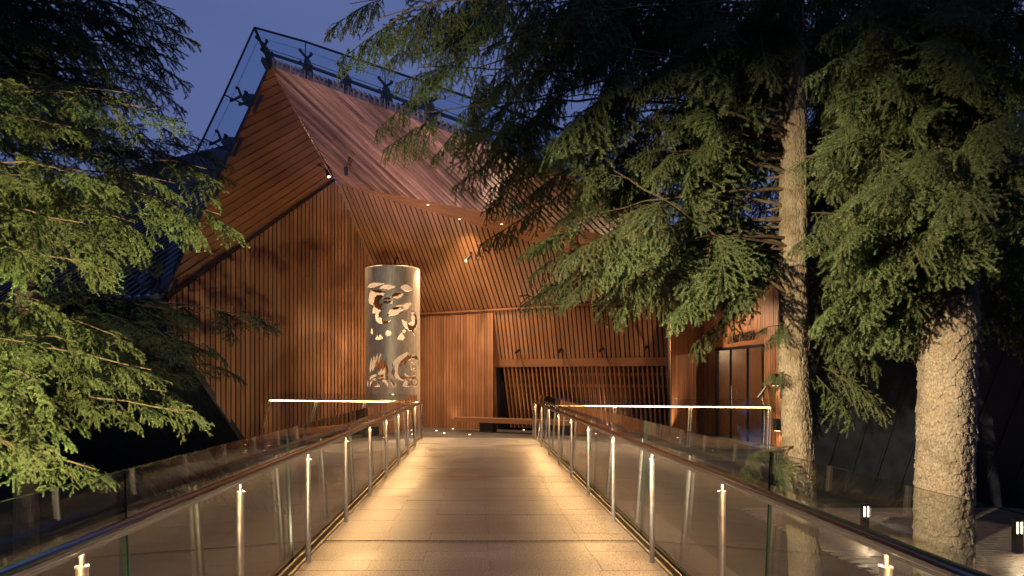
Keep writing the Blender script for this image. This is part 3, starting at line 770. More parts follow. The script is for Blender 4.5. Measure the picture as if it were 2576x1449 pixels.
nt.links.new(tc_.outputs['Object'], mp_.inputs[0]); nt.links.new(mp_.outputs[0], n_.inputs['Vector'])
nt.links.new(ramp(nt, n_.outputs['Fac'], [(0.3, (0.46, 0.37, 0.29)), (0.7, (0.66, 0.55, 0.44))]), b.inputs['Base Color'])
b.inputs['Metallic'].default_value = 0.5
mr_ = N(nt, "ShaderNodeMapRange"); mr_.inputs['To Min'].default_value = 0.36; mr_.inputs['To Max'].default_value = 0.55; nt.links.new(n_.outputs['Fac'], mr_.inputs['Value']); nt.links.new(mr_.outputs[0], b.inputs['Roughness'])
M['sculpt_in'] = plain('sculpture_inner_face', (0.17, 0.14, 0.115), 0.7, 0.0, 0.3, 0.1, 8)
smooth = np.zeros(len(faces), bool); smooth[:len(outer) + len(inner)] = True
mi = np.zeros(len(faces), int); mi[len(outer):] = 1
me = np_mesh('cylinder_sculpture', verts, faces, [M['sculpt'], M['sculpt_in']], smooth, mi)
sc_o = bpy.data.objects.new('cylinder_sculpture', me); COL.objects.link(sc_o); sc_o.location = (SX, SY, ZBt)
tag(sc_o, 'tall brushed metal cylinder pierced with curved cut-out shapes, glowing from inside', 'sculpture')

# ------------------------------------------------------------------ lamps
def spot(name, loc, target, power, size, blend=0.5, radius=0.04, col=(1.0, 0.70, 0.41)):
    l = bpy.data.lights.new(name, 'SPOT'); l.energy = power; l.spot_size = R(size); l.spot_blend = blend; l.shadow_soft_size = radius; l.color = col
    o = bpy.data.objects.new(name, l); COL.objects.link(o); o.location = loc
    o.rotation_euler = (Vector(target) - Vector(loc)).to_track_quat('-Z', 'Y').to_euler(); return o
def pointl(name, loc, power, radius=0.05, col=(1.0, 0.70, 0.41)):
    l = bpy.data.lights.new(name, 'POINT'); l.energy = power; l.shadow_soft_size = radius; l.color = col
    o = bpy.data.objects.new(name, l); COL.objects.link(o); o.location = loc; return o

def spotlight_fixture(loc, aim, mount, label, lit=True, size=1.0, power=0, cone=70, group='black spotlights on the porch timber'):
    """small black cylinder lamp on a bent arm; mount = point where the arm meets the timber"""
    loc, aim, mount = Vector(loc), Vector(aim).normalized(), Vector(mount)
    e = empty('spotlight', tuple(mount)); tag(e, label, 'spotlight', group)
    bm = MB(); bm.tube([mount, (mount + loc) / 2 + Z * 0.02, loc], 0.016 * size, 6, 0); bm.tube([mount, mount + (loc - mount).normalized() * 0.03], 0.05 * size, 10, 0); place(bm.build('arm', M['lamp_black']), e)
    bm = MB(); bm.tube([loc - aim * 0.05 * size, loc + aim * 0.20 * size], 0.055 * size, 14, 0); place(bm.build('lamp_head', M['lamp_black']), e)
    q = loc + aim * 0.205 * size
    bm = MB(); bm.tube([q, q + aim * 0.004], 0.046 * size, 14, 0); place(bm.build('lens', M['lens'] if lit else M['lamp_black']), e)
    if power:
        s_ = spot('spotlight_lamp', tuple(q + aim * 0.02), tuple(q + aim), power, cone); place(s_, e)
        s_.matrix_parent_inverse = Matrix.Translation(-mount)
    return e
# ridge lamps
rl = at(822, 432, 20.0); spotlight_fixture(rl, Vector((SX + 0.2, SY - 1.2, 2.0)) - rl, rl + Vector((-0.30, 0.25, 0.28)), 'lit black spotlight where the two ceiling slopes meet', True, 0.9, 1500, 46)
rl = at(870, 424, 18.3); spotlight_fixture(rl, (0.0, 0.15, -0.98), rl + Vector((0.12, -0.05, 0.28)), 'unlit black spotlight hanging under the right ceiling slope', False, 0.9)
# soffit lamps
def dlamp(px, py, aim, lab, power):
    X, Y = (px - 1212) / F, (963 - py) / F
    # intersect the ray with the soffit plane
    ray = Vector((X, 1, Y)); o = Vector((0, 0, 1.5)); p0 = DP(0, 0); t_ = (p0 - o).dot(D_n) / ray.dot(D_n); mnt = o + ray * t_
    spotlight_fixture(mnt + D_n * 0.16 - Z * 0.06, aim, mnt, lab, True, 0.8, power, 80)
dlamp(1009, 655, (0.0, -0.2, -1), 'lit round spotlight on the sloping soffit right above the metal cylinder', 420)
dlamp(1196, 642, (-0.75, -0.45, -1), 'lit spotlight on the sloping soffit to the right of the metal cylinder', 520)
p_ = DP(8.3, 0.42); spotlight_fixture(p_ + D_n * 0.34 - Z * 0.10, Vector((7.2, 17.6, 1.4)) - p_, p_, 'added spotlight on the right part of the soffit, brightening the entrance door', True, 0.8, 900, 70)  # lamp added to brighten the return wall and door
# row of lamps over the window
for k, (px, lab) in enumerate(((1305, 'leftmost black spotlight above the long window'), (1414, 'second black spotlight from the left above the long window'), (1519, 'third black spotlight from the left above the long window'), (1632, 'rightmost black spotlight above the long window'))):
    X = (px - 1212) / F
    t_ = (X * CORN.y - CORN.x) / (U.x - X * U.y)
    p = CP(t_ + 0.03, 2.42, 0.0)
    spotlight_fixture(p - V * 0.14 - Z * 0.02, (-V - Z * 0.5), p, lab, False, 0.8, 0, 60, 'spotlights over the window')
# downlights in the fold
for k, (px, py, d, lab) in enumerate(((1087, 519, 19.0, 'small bright downlight nearest the roof fold'), (1167, 555.5, 19.2, 'small bright downlight in the middle of the fascia band'), (1274, 568, 17.8, 'small bright downlight at the right end of the fascia band'))):
    o_ = Vector((0, 0, 1.5)); ray = Vector(((px - 1212) / F, 1, (963 - py) / F)); En_ = En.normalized(); t_ = (APEX - o_).dot(En_) / ray.dot(En_); p = o_ + ray * t_
    e = empty('downlight', tuple(p)); tag(e, lab, 'downlight', 'downlights in the fascia band')
    bm = MB(); bm.box(p + En_ * 0.005, 0.10, 0.05, 0.012, 0); place(bm.build('housing', M['lamp_black']), e)
    bm = MB(); bm.box(p + En_ * 0.018, 0.065, 0.03, 0.012, 0); place(bm.build('lens', M['down_lens']), e)
    s_ = spot('downlight_lamp', tuple(p + En_ * 0.05), tuple(p + Vector((0.0, 0.6, -4))), 600, 120, 0.8); place(s_, e); s_.matrix_parent_inverse = Matrix.Translation(-p)
# lamps inside the cylinder
e = empty('inner_lamp', (SX, SY, PZ)); tag(e, 'lamp standing inside the pierced metal cylinder', 'lamp')
bm = MB(); bm.tube([(0, 0, 0), (0, 0, 0.25)], 0.08, 12, 0); bm.build('lamp_body', M['lamp_black'], e)
for z, pw in ((1.5, 55), (3.1, 120), (4.2, 40)):
    p_ = pointl('inner_glow', (0, 0, z), pw, 0.025, (1.0, 0.70, 0.42)); p_.parent = e
# floor lights: small uplights; those by side wall, window and return wall are added
for px, py, pw, lab in ((1108, 1094, 12, 'leftmost lit floor light in front of the back wall'), (1150, 1089, 12, 'lit floor light set deepest under the back wall'), (1192, 1104, 130, 'lit floor light nearest the bridge end'), (1128, 1100, 0, 'lit floor light just left of the walkway centre line'), (1330, 1092, 10, 'lit floor light under the long bench'), (1560, 1096, 120, 'added floor light in front of the long window behind the right guard'), (1720, 1112, 90, 'added floor light in front of the narrow return wall'), (770, 1086, 90, 'added floor light at the foot of the slatted side wall behind the left guard'), (880, 1092, 60, 'lit floor light beside the metal cylinder behind the left guard')):
    d = 1.63 / (py - 963) * F; x = (px - 1212) / F * d
    e = empty('floor_light', (x, d, PZ)); tag(e, lab, 'floor light', 'lights set in the porch floor')
    bm = MB(); bm.tube([(0, 0, -0.01), (0, 0, 0.004)], 0.045, 12, 0); bm.build('ring', M['steel'], e)
    bm = MB(); bm.tube([(0, 0, 0.004), (0, 0, 0.007)], 0.03, 12, 0); bm.build('lens', M['lens'], e)
    if pw: s_ = spot('uplight_lamp', (0, 0, 0.03), (-0.1, -0.25, 1), pw * 3, 110, 0.9, 0.03); s_.parent = e

# ------------------------------------------------------------------ bench, sign, stand, wall lamps, bollards
bn = empty('bench', tuple(BC(5.0, PZ, 0.8))); tag(bn, 'long low cedar bench in front of the back wall', 'bench')
for k in range(4):
    bm = MB(); o0 = 0.66 + k * 0.10
    bm.prism([BC(3.15, 0.24, o0), BC(7.6, 0.24, o0), BC(7.6, 0.24, o0 + 0.088), BC(3.15, 0.24, o0 + 0.088)], Z * 0.07, 0, None, U, V); place(bm.build('seat_board', M['cedar']), bn)
bm = MB(); bm.prism([BC(3.15, 0.17, 1.057), BC(7.6, 0.17, 1.057), BC(7.6, 0.31, 1.057), BC(3.15, 0.31, 1.057)], V * -0.03, 0, None, U, Z); place(bm.build('front_board', M['cedar']), bn)
for t_ in (4.0, 6.6):
    bm = MB(); bm.prism([BC(t_, PZ, 0.70), BC(t_ + 0.45, PZ, 0.70), BC(t_ + 0.45, PZ, 1.0), BC(t_, PZ, 1.0)], Z * 0.36, 0); place(bm.build('support', M['black_metal']), bn)

sg = empty('museum_sign', tuple(HP(0.45, 2.5))); tag(sg, 'dark raised letters spelling AUDAIN ART MUSEUM over the entrance door', 'sign')
tcurve = bpy.data.curves.new('lettering', 'FONT'); tcurve.body = "AUDAIN ART MUSEUM"; tcurve.size = 0.30; tcurve.extrude = 0.012; tcurve.align_x = 'CENTER'
to = bpy.data.objects.new('tmp', tcurve); COL.objects.link(to)
dg = bpy.context.evaluated_depsgraph_get(); tme = bpy.data.meshes.new_from_object(to.evaluated_get(dg)); bpy.data.objects.remove(to)
tme.name = 'lettering'; tme.materials.clear(); tme.materials.append(M['lamp_black'])
lo_ = bpy.data.objects.new('lettering', tme); COL.objects.link(lo_)
hdn = hd.normalized()
mm = Matrix((( hdn.x, 0, -1, 0), (hdn.y, 0, 0, 0), (0, 1, 0, 0), (0, 0, 0, 1)))
pos = HP(0.46, 2.49) + Vector((-0.02, 0, 0))
lo_.matrix_world = Matrix.Translation(pos) @ Matrix((Vector((hdn.x, 0, -1, 0)), Vector((hdn.y, 0, 0, 0)), Vector((0, 1, 0, 0)), Vector((0, 0, 0, 1)))) @ Matrix.Scale(0.70, 4, (1, 0, 0))
lo_.parent = sg; lo_.matrix_parent_inverse = Matrix.Translation(-HP(0.45, 2.5))

st = empty('info_stand', (7.0, 16.75, PZ)); tag(st, 'slim information stand with tilted display panel by the entrance door', 'stand')
bm = MB(); bm.tube([(0.02, 0, 0.01), (0.05, 0, 0.5), (0.04, 0, 0.95), (-0.04, 0, 1.32)], [0.03, 0.028, 0.026, 0.024], 10, 0); bm.build('pole', M['steel'], st)
bm = MB(); bm.tube([(0, 0, 0), (0, 0, 0.012)], 0.24, 24, 0); bm.build('foot_plate', M['steel'], st)
ax_ = (Vector((0.55, -0.15, 0.82)).normalized(), Vector((0.26, 0.96, 0)).normalized()); az = ax_[0].cross(ax_[1]).normalized()
bm = MB(); bm.box((-0.02, -0.03, 1.32), 0.42, 0.30, 0.02, 0, (ax_[0], ax_[1], az)); bm.build('panel_frame', M['dark_steel'], st)
bm = MB(); bm.box(Vector((-0.02, -0.03, 1.32)) + az * 0.012, 0.34, 0.23, 0.006, 0, (ax_[0], ax_[1], az)); bm.build('panel', plain('panel_sheet', (0.5, 0.48, 0.44), 0.4), st)

for k, (kk, z0, lab) in enumerate(((0.97, 1.35, 'upper black box lamp on the slats right of the entrance door'), (0.99, 0.28, 'lower black box lamp on the slats right of the entrance door'))):
    p = HP(kk, z0); e = empty('wall_lamp', tuple(p)); tag(e, lab, 'wall lamp', 'box lamps beside the entrance')
    bm = MB(); bm.prism([Vector((-0.14, -0.10, 0)), Vector((-0.02, -0.10, 0)), Vector((-0.02, 0.10, 0)), Vector((-0.14, 0.10, 0))], Z * 0.28, 0); bm.build('housing', M['lamp_black'], e)
    bm = MB(); bm.box((-0.08, 0, -0.008), 0.08, 0.14, 0.012, 0); bm.build('lens', M['down_lens'], e)
    s_ = spot('box_lamp', (-0.1, 0, -0.03), (-0.05, 0, -1), 8, 110, 0.6); s_.parent = e

lobby_fill = empty('lobby_fill_lamp', (8.6, 18.2, 2.55)); tag(lobby_fill, 'added fill lamp in the lobby behind the glass door', 'ceiling lamp')  # lamp added to brighten the lobby seen through the door
bm = MB(); bm.tube([(0, 0, 0), (0, 0, 0.05)], 0.10, 14, 0); bm.build('lamp_shade', M['lens'], lobby_fill)
p_ = pointl('lobby_glow', (0, 0, -0.08), 220, 0.08); p_.parent = lobby_fill

def bollard(x, y, lab, zb=-1.2):
    e = empty('bollard_light', (x, y, zb)); tag(e, lab, 'bollard light', 'bollard lights along the brick path')
    bm = MB(); bm.box((0, 0, 0.16), 0.10, 0.10, 0.32, 0); bm.build('post', M['dark_steel'], e)
    for sx in (-0.032, 0.032):
        bm = MB(); bm.box((sx, -0.052, 0.40), 0.022, 0.012, 0.18, 0); bm.build('lens', M['bollard_lens'], e)
    bm = MB(); bm.box((0, 0, 0.41), 0.10, 0.09, 0.22, 0); bm.build('lamp_housing', M['dark_steel'], e)
    bm = MB(); bm.box((0, 0, 0.526), 0.12, 0.12, 0.012, 0); bm.build('cap', M['dark_steel'], e)
    p_ = spot('bollard_lamp', (0, -0.09, 0.42), (0, -0.7, 0), 26, 140, 0.8, 0.03); p_.parent = e
bollard(8.38, 10.6, 'low bollard light at the right edge beside the thick trunk')
bollard(6.75, 11.9, 'low bollard light farther back between the two trunks')
# ------------------------------------------------------------------ trees
def needle_mat(name, c0, c1, tip):
    m, nt, b = mat(name)
    oi = N(nt, "ShaderNodeObjectInfo"); geo = N(nt, "ShaderNodeNewGeometry")
    n = N(nt, "ShaderNodeTexNoise"); n.inputs['Scale'].default_value = 5.0; n.inputs['Detail'].default_value = 4
    nt.links.new(geo.outputs['Position'], n.inputs['Vector'])
    att = N(nt, "ShaderNodeAttribute", attribute_name='age')
    c = mixc(nt, n.outputs['Fac'], c0, c1)
    c = mixc(nt, att.outputs['Fac'], c, tip)
    hs = N(nt, "ShaderNodeHueSaturation"); nt.links.new(c, hs.inputs['Color'])
    nt.links.new(mathn(nt, 'ADD', mathn(nt, 'MULTIPLY', oi.outputs['Random'], 0.5), 0.75), hs.inputs['Value'])
    nt.links.new(mathn(nt, 'ADD', mathn(nt, 'MULTIPLY', oi.outputs['Random'], 0.03), 0.485), hs.inputs['Hue'])
    nt.links.new(hs.outputs[0], b.inputs['Base Color'])
    b.inputs['Roughness'].default_value = 0.5; b.inputs['Specular IOR Level'].default_value = 0.35
    tl = N(nt, "ShaderNodeBsdfTranslucent"); nt.links.new(hs.outputs[0], tl.inputs[0])
    ms = N(nt, "ShaderNodeMixShader"); ms.inputs[0].default_value = 0.22
    out = nt.nodes["Material Output"]; nt.links.new(b.outputs[0], ms.inputs[1]); nt.links.new(tl.outputs[0], ms.inputs[2]); nt.links.new(ms.outputs[0], out.inputs['Surface'])
    return m
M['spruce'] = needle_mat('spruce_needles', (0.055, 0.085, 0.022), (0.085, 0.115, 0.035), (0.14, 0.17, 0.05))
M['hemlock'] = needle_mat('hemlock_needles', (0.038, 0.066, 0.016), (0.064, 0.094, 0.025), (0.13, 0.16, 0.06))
M['dark_spruce'] = needle_mat('unlit_spruce_needles', (0.018, 0.03, 0.018), (0.03, 0.045, 0.024), (0.045, 0.06, 0.03))  # spruce needles darkened, so the lack of light sits in the colour
def bark_mat(name, c0, c1, c2, scale):
    m, nt, b = mat(name)
    tc = N(nt, "ShaderNodeTexCoord"); mp = N(nt, "ShaderNodeMapping"); mp.inputs['Scale'].default_value = scale; nt.links.new(tc.outputs['Object'], mp.inputs[0])
    v = N(nt, "ShaderNodeTexVoronoi", feature='DISTANCE_TO_EDGE'); v.inputs['Scale'].default_value = 1.0; nt.links.new(mp.outputs[0], v.inputs['Vector'])
    n = N(nt, "ShaderNodeTexNoise"); n.inputs['Scale'].default_value = 2.2; n.inputs['Detail'].default_value = 8; nt.links.new(mp.outputs[0], n.inputs['Vector'])
    nt.links.new(mp.outputs[0], v.inputs['Vector'])
    c = ramp(nt, n.outputs['Fac'], [(0.3, c0), (0.55, c1), (0.75, c2)])
    n3 = N(nt, "ShaderNodeTexNoise"); n3.inputs['Scale'].default_value = 3.2; n3.inputs['Detail'].default_value = 5; nt.links.new(tc.outputs['Object'], n3.inputs['Vector'])
    e = ramp(nt, n3.outputs['Fac'], [(0.30, (0.62, 0.58, 0.50)), (0.48, (0.95, 0.95, 0.92)), (0.62, (1.0, 0.93, 0.86)), (0.75, (0.80, 0.86, 0.66))])
    nt.links.new(mixc(nt, 1.0, c, e, 'MULTIPLY'), b.inputs['Base Color'])
    b.inputs['Roughness'].default_value = 0.9; b.inputs['Specular IOR Level'].default_value = 0.15
    h = mathn(nt, 'ADD', mathn(nt, 'MULTIPLY', v.outputs['Distance'], 0.3), mathn(nt, 'MULTIPLY', n.outputs['Fac'], 1.0))
    bp = N(nt, "ShaderNodeBump"); bp.inputs['Strength'].default_value = 0.9; bp.inputs['Distance'].default_value = 0.02
    nt.links.new(h, bp.inputs['Height']); nt.links.new(bp.outputs[0], b.inputs['Normal'])
    return m
M['bark'] = bark_mat('furrowed_bark', (0.13, 0.098, 0.065), (0.235, 0.185, 0.125), (0.33, 0.27, 0.19), (44, 44, 10))
M['bark_scaly'] = bark_mat('scaly_bark', (0.13, 0.098, 0.068), (0.24, 0.19, 0.135), (0.34, 0.275, 0.20), (26, 26, 17))
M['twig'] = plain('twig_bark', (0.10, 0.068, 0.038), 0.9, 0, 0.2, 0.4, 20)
M['unlit_twig'] = plain('unlit_twig_bark', (0.05, 0.035, 0.025), 0.9, 0, 0.2, 0.4, 20)  # twig colour darkened likewise for the unlit trees

def unit(a): return a / np.maximum(np.linalg.norm(a, axis=-1, keepdims=True), 1e-9)
def make_spray(name, seed, L=1.1, kind='spruce', mats=None):
    """one bough: axis along +X, flat fan of twigs in XY, needles as slim triangles"""
    r = np.random.default_rng(seed)
    segs = []      # (p0, p1, radius, agefrac)
    def droop(p, k): p[:, 2] -= k * (p[:, 0] ** 2); return p
    nm = 14; xs_ = np.linspace(0, L, nm + 1)
    axis = np.stack([xs_, 0.04 * L * np.sin(xs_ * 3 + seed), 0.02 * np.sin(xs_ * 5 + seed)], -1)
    for i in range(nm): segs.append((axis[i], axis[i + 1], 0.009 * (1 - 0.8 * i / nm), i / nm))
    sp = kind == 'spruce'
    ns = 15 if sp else 20
    for i in range(ns):
        t = 0.10 + 0.88 * (i + r.uniform(0, .8)) / ns; side = 1 if i % 2 else -1
        base = np.array([np.interp(t * L, xs_, axis[:, k]) for k in range(3)])
        ln = L * (0.42 * (1 - t) ** 0.7 + 0.09) * r.uniform(0.55, 1.25)
        an = side * R(r.uniform(38, 66)); tilt = r.uniform(-0.6, 0.25) if sp else r.uniform(-0.75, 0.05)
        d = np.array([math.cos(an), math.sin(an), tilt]); d /= np.linalg.norm(d)
        nn = max(3, int(ln / 0.05)); p = base.copy(); pts = [p.copy()]; cur = r.normal(0, 0.12, 3)
        for k in range(nn):
            d2 = d + np.array([0.25 * k / nn, 0, -(0.25 if sp else 0.55) * k / nn]) + cur * k / nn + r.normal(0, 0.05, 3); d2 /= np.linalg.norm(d2)
            p = p + d2 * ln / nn; pts.append(p.copy())
        for k in range(nn): segs.append((pts[k], pts[k + 1], 0.0036 * (1 - 0.6 * k / nn), 0.3 + 0.7 * k / nn))
        nsub = max(1, int(ln / (0.085 if sp else 0.055)))
        for k in range(nsub):
            if r.uniform() < 0.12: continue
            tt = (k + r.uniform(0.2, 0.9)) / nsub; j = min(nn - 1, int(tt * nn)); q = pts[j] + (pts[j + 1] - pts[j]) * (tt * nn - j)
            s2 = 1 if k % 2 else -1; sl = (0.45 * ln * (1 - tt) + 0.06) * r.uniform(0.5, 1.3); sl = min(sl, 0.22)
            a2 = an + s2 * R(r.uniform(35, 65)); dd = np.array([math.cos(a2), math.sin(a2), tilt + r.uniform(-0.5, 0.3)]); dd /= np.linalg.norm(dd)
            mid = q + dd * sl * 0.55; end = q + (dd + np.array([0.15, 0, -0.25])) * sl
            segs.append((q, mid, 0.0024, 0.6)); segs.append((mid, end, 0.0018, 1.0))
    P0 = np.array([s[0] for s in segs]); P1_ = np.array([s[1] for s in segs]); RD = np.array([s[2] for s in segs]); AG = np.array([s[3] for s in segs])
    # droop of the whole bough
    for P in (P0, P1_): P[:, 2] -= 0.16 / L * P[:, 0] ** 2 + 0.10 * np.abs(P[:, 1]) ** 1.5
    # twigs as 3-sided tubes
    D = unit(P1_ - P0); up = np.where(np.abs(D[:, 2:3]) > 0.9, np.array([[0, 1.0, 0]]), np.array([[0, 0, 1.0]])); A = unit(np.cross(D, up)); B = np.cross(D, A)
    tv = []
    for P in (P0, P1_):
        for k in range(3):
            an = 2 * math.pi * k / 3; tv.append(P + (A * math.cos(an) + B * math.sin(an)) * RD[:, None])
    n = len(P0); tv = np.concatenate(tv)
    tf = []
    for k in range(3):
        k2 = (k + 1) % 3; i = np.arange(n)
        tf.append(np.stack([i + k * n, i + k2 * n, i + (3 + k2) * n], -1)); tf.append(np.stack([i + k * n, i + (3 + k2) * n, i + (3 + k) * n], -1))
    tf = np.concatenate(tf)
    # needles
    ln = np.linalg.norm(P1_ - P0, axis=1); dens = 900 if kind == 'spruce' else 900
    cnt = np.maximum(1, (ln * dens * np.where(RD > 0.0065, 0.25, 1)).astype(int))
    idx = np.repeat(np.arange(n), cnt); m_ = len(idx); t = r.uniform(0, 1, (m_, 1))
    pos = P0[idx] + (P1_[idx] - P0[idx]) * t
    ph = r.uniform(0, 2 * np.pi, m_)
    if kind == 'spruce': rad = A[idx] * np.cos(ph)[:, None] + B[idx] * np.sin(ph)[:, None]; fwd = 0.55; nl = r.uniform(0.020, 0.032, (m_, 1)); wd = 0.0024
    else: rad = A[idx] * np.sign(np.cos(ph))[:, None] + B[idx] * (0.55 * np.sin(ph))[:, None]; fwd = 0.35; nl = r.uniform(0.013, 0.026, (m_, 1)); wd = 0.0026
    nd = unit(D[idx] * fwd + rad * 0.8 + np.array([[0, 0, 0.12]]) + r.normal(0, 0.14, (m_, 3)))
    wv = unit(np.cross(nd, r.normal(0, 1, (m_, 3)))) * wd
    nv = np.concatenate([pos + wv, pos - wv, pos + nd * nl]); i = np.arange(m_); nf = np.stack([i, i + m_, i + 2 * m_], -1) + len(tv)
    v = np.concatenate([tv, nv]); f = np.concatenate([tf, nf])
    mi = np.concatenate([np.zeros(len(tf), int), np.ones(len(nf), int)])
    me = np_mesh(name, v, f, mats, False, mi)
    at_ = me.attributes.new('age', 'FLOAT', 'FACE')
    age = np.concatenate([np.zeros(len(tf)), np.clip(AG[idx] ** 3 * r.uniform(0.2, 1.1, m_), 0, 1)]).astype(np.float32)
    at_.data.foreach_set('value', age)
    return me
SPR = {}
SPR['spruce'] = [make_spray('bough', 10 + i, 1.1, 'spruce', [M['twig'], M['spruce']]) for i in range(5)]
SPR['hemlock'] = [make_spray('bough', 30 + i, 1.1, 'hemlock', [M['twig'], M['hemlock']]) for i in range(6)]
SPR['dark'] = [make_spray('bough', 50 + i, 1.1, 'spruce', [M['unlit_twig'], M['dark_spruce']]) for i in range(4)]

def frame_to(d, roll=0.0):
    d = Vector(d).normalized(); up = Vector((0, 0, 1))
    y = up.cross(d)
    if y.length < 1e-3: y = Vector((0, 1, 0))
    y.normalize(); z = d.cross(y)
    m = Matrix((d, y, z)).transposed()
    return m @ Matrix.Rotation(roll, 3, 'X')

def worley(u, v, r, nu, nv):
    """distance field of jittered cells on a cylinder (u periodic in nu cells)"""
    cu, cv = np.floor(u).astype(int), np.floor(v).astype(int)
    best = np.full(u.shape, 9.0); sec = np.full(u.shape, 9.0); bid = np.zeros(u.shape); off = np.zeros(u.shape)
    jx, jy, jh = r.uniform(0.1, 0.9, (nv + 4, nu)), r.uniform(0.1, 0.9, (nv + 4, nu)), r.uniform(0, 1, (nv + 4, nu))
    for dv in (-1, 0, 1):
        for du in (-1, 0, 1):
            ku = (cu + du) % nu; kv = np.clip(cv + dv, 0, nv + 3)
            d = np.hypot(u - (cu + du + jx[kv, ku]), v - (cv + dv + jy[kv, ku]))
            new = d < best
            sec = np.where(new, best, np.minimum(sec, d)); bid = np.where(new, jh[kv, ku], bid); off = np.where(new, v - (cv + dv + jy[kv, ku]), off); best = np.where(new, d, best)
    return best, sec, bid, off

def make_trunk(pts, radii, nu_cells, cell_h, depth, material, seed, na=150, dz=0.012, flakes=0.0):
    """trunk with real bark relief"""
    r = np.random.default_rng(seed); pts = np.array(pts, float); radii = np.array(radii, float)
    cum = np.concatenate([[0], np.cumsum(np.linalg.norm(np.diff(pts, axis=0), axis=1))]); H = cum[-1]
    nz_ = int(H / dz); s = np.linspace(0, H, nz_); a = np.linspace(0, 2 * np.pi, na, endpoint=False)
    cx = np.stack([np.interp(s, cum, pts[:, k]) for k in range(3)], -1); rr = np.interp(s, cum, radii)
    A_, S_ = np.meshgrid(a, s)
    u = (A_ / (2 * np.pi) * nu_cells + 0.35 * np.sin(S_ * 2.1)) % nu_cells; v = S_ / cell_h
    b1, s1, h1, o1 = worley(u, v, r, nu_cells, int(H / cell_h) + 2)
    edge = np.clip((s1 - b1) * 2.2, 0, 1)
    u2 = (A_ / (2 * np.pi) * nu_cells * 3) % (nu_cells * 3); b2, s2, h2, o2 = worley(u2, S_ / cell_h * 2.6, r, nu_cells * 3, int(H / cell_h * 2.6) + 3)
    disp = depth * ((0.9 - 0.65 * flakes) * np.clip(edge * 2.5, 0, 1) ** 0.5 + 0.7 * (h1 - 0.5) - flakes * (0.4 + h1) * o1 - flakes * 0.5 * o2 * h2 + 0.2 * np.clip((s2 - b2) * 3, 0, 1))
    lob = 0.03 * np.sin(A_ * 3 + S_ * 0.7) + 0.025 * np.sin(A_ * 5 - S_ * 1.1)
    # knots
    for _ in range(int(H * 2)):
        ka, ks = r.uniform(0, 2 * np.pi), r.uniform(0, H); q = np.hypot(np.angle(np.exp(1j * (A_ - ka))) * 0.2, S_ - ks)
        disp += 0.03 * np.exp(-(q / 0.07) ** 2) - 0.04 * np.exp(-(q / 0.03) ** 2)
    rad = rr[:, None] * (1 + lob) + disp - depth * 0.6
    X_ = np.stack([cx[:, None, 0] + np.cos(A_) * rad, cx[:, None, 1] + np.sin(A_) * rad, np.broadcast_to(cx[:, None, 2], A_.shape)], -1).reshape(-1, 3)
    j, i = np.meshgrid(np.arange(nz_ - 1), np.arange(na), indexing='ij'); i2 = (i + 1) % na
    f = np.stack([j * na + i, j * na + i2, (j + 1) * na + i2, (j + 1) * na + i], -1).reshape(-1, 4)
    me = np_mesh('trunk', X_, f, [material], True)
    return me

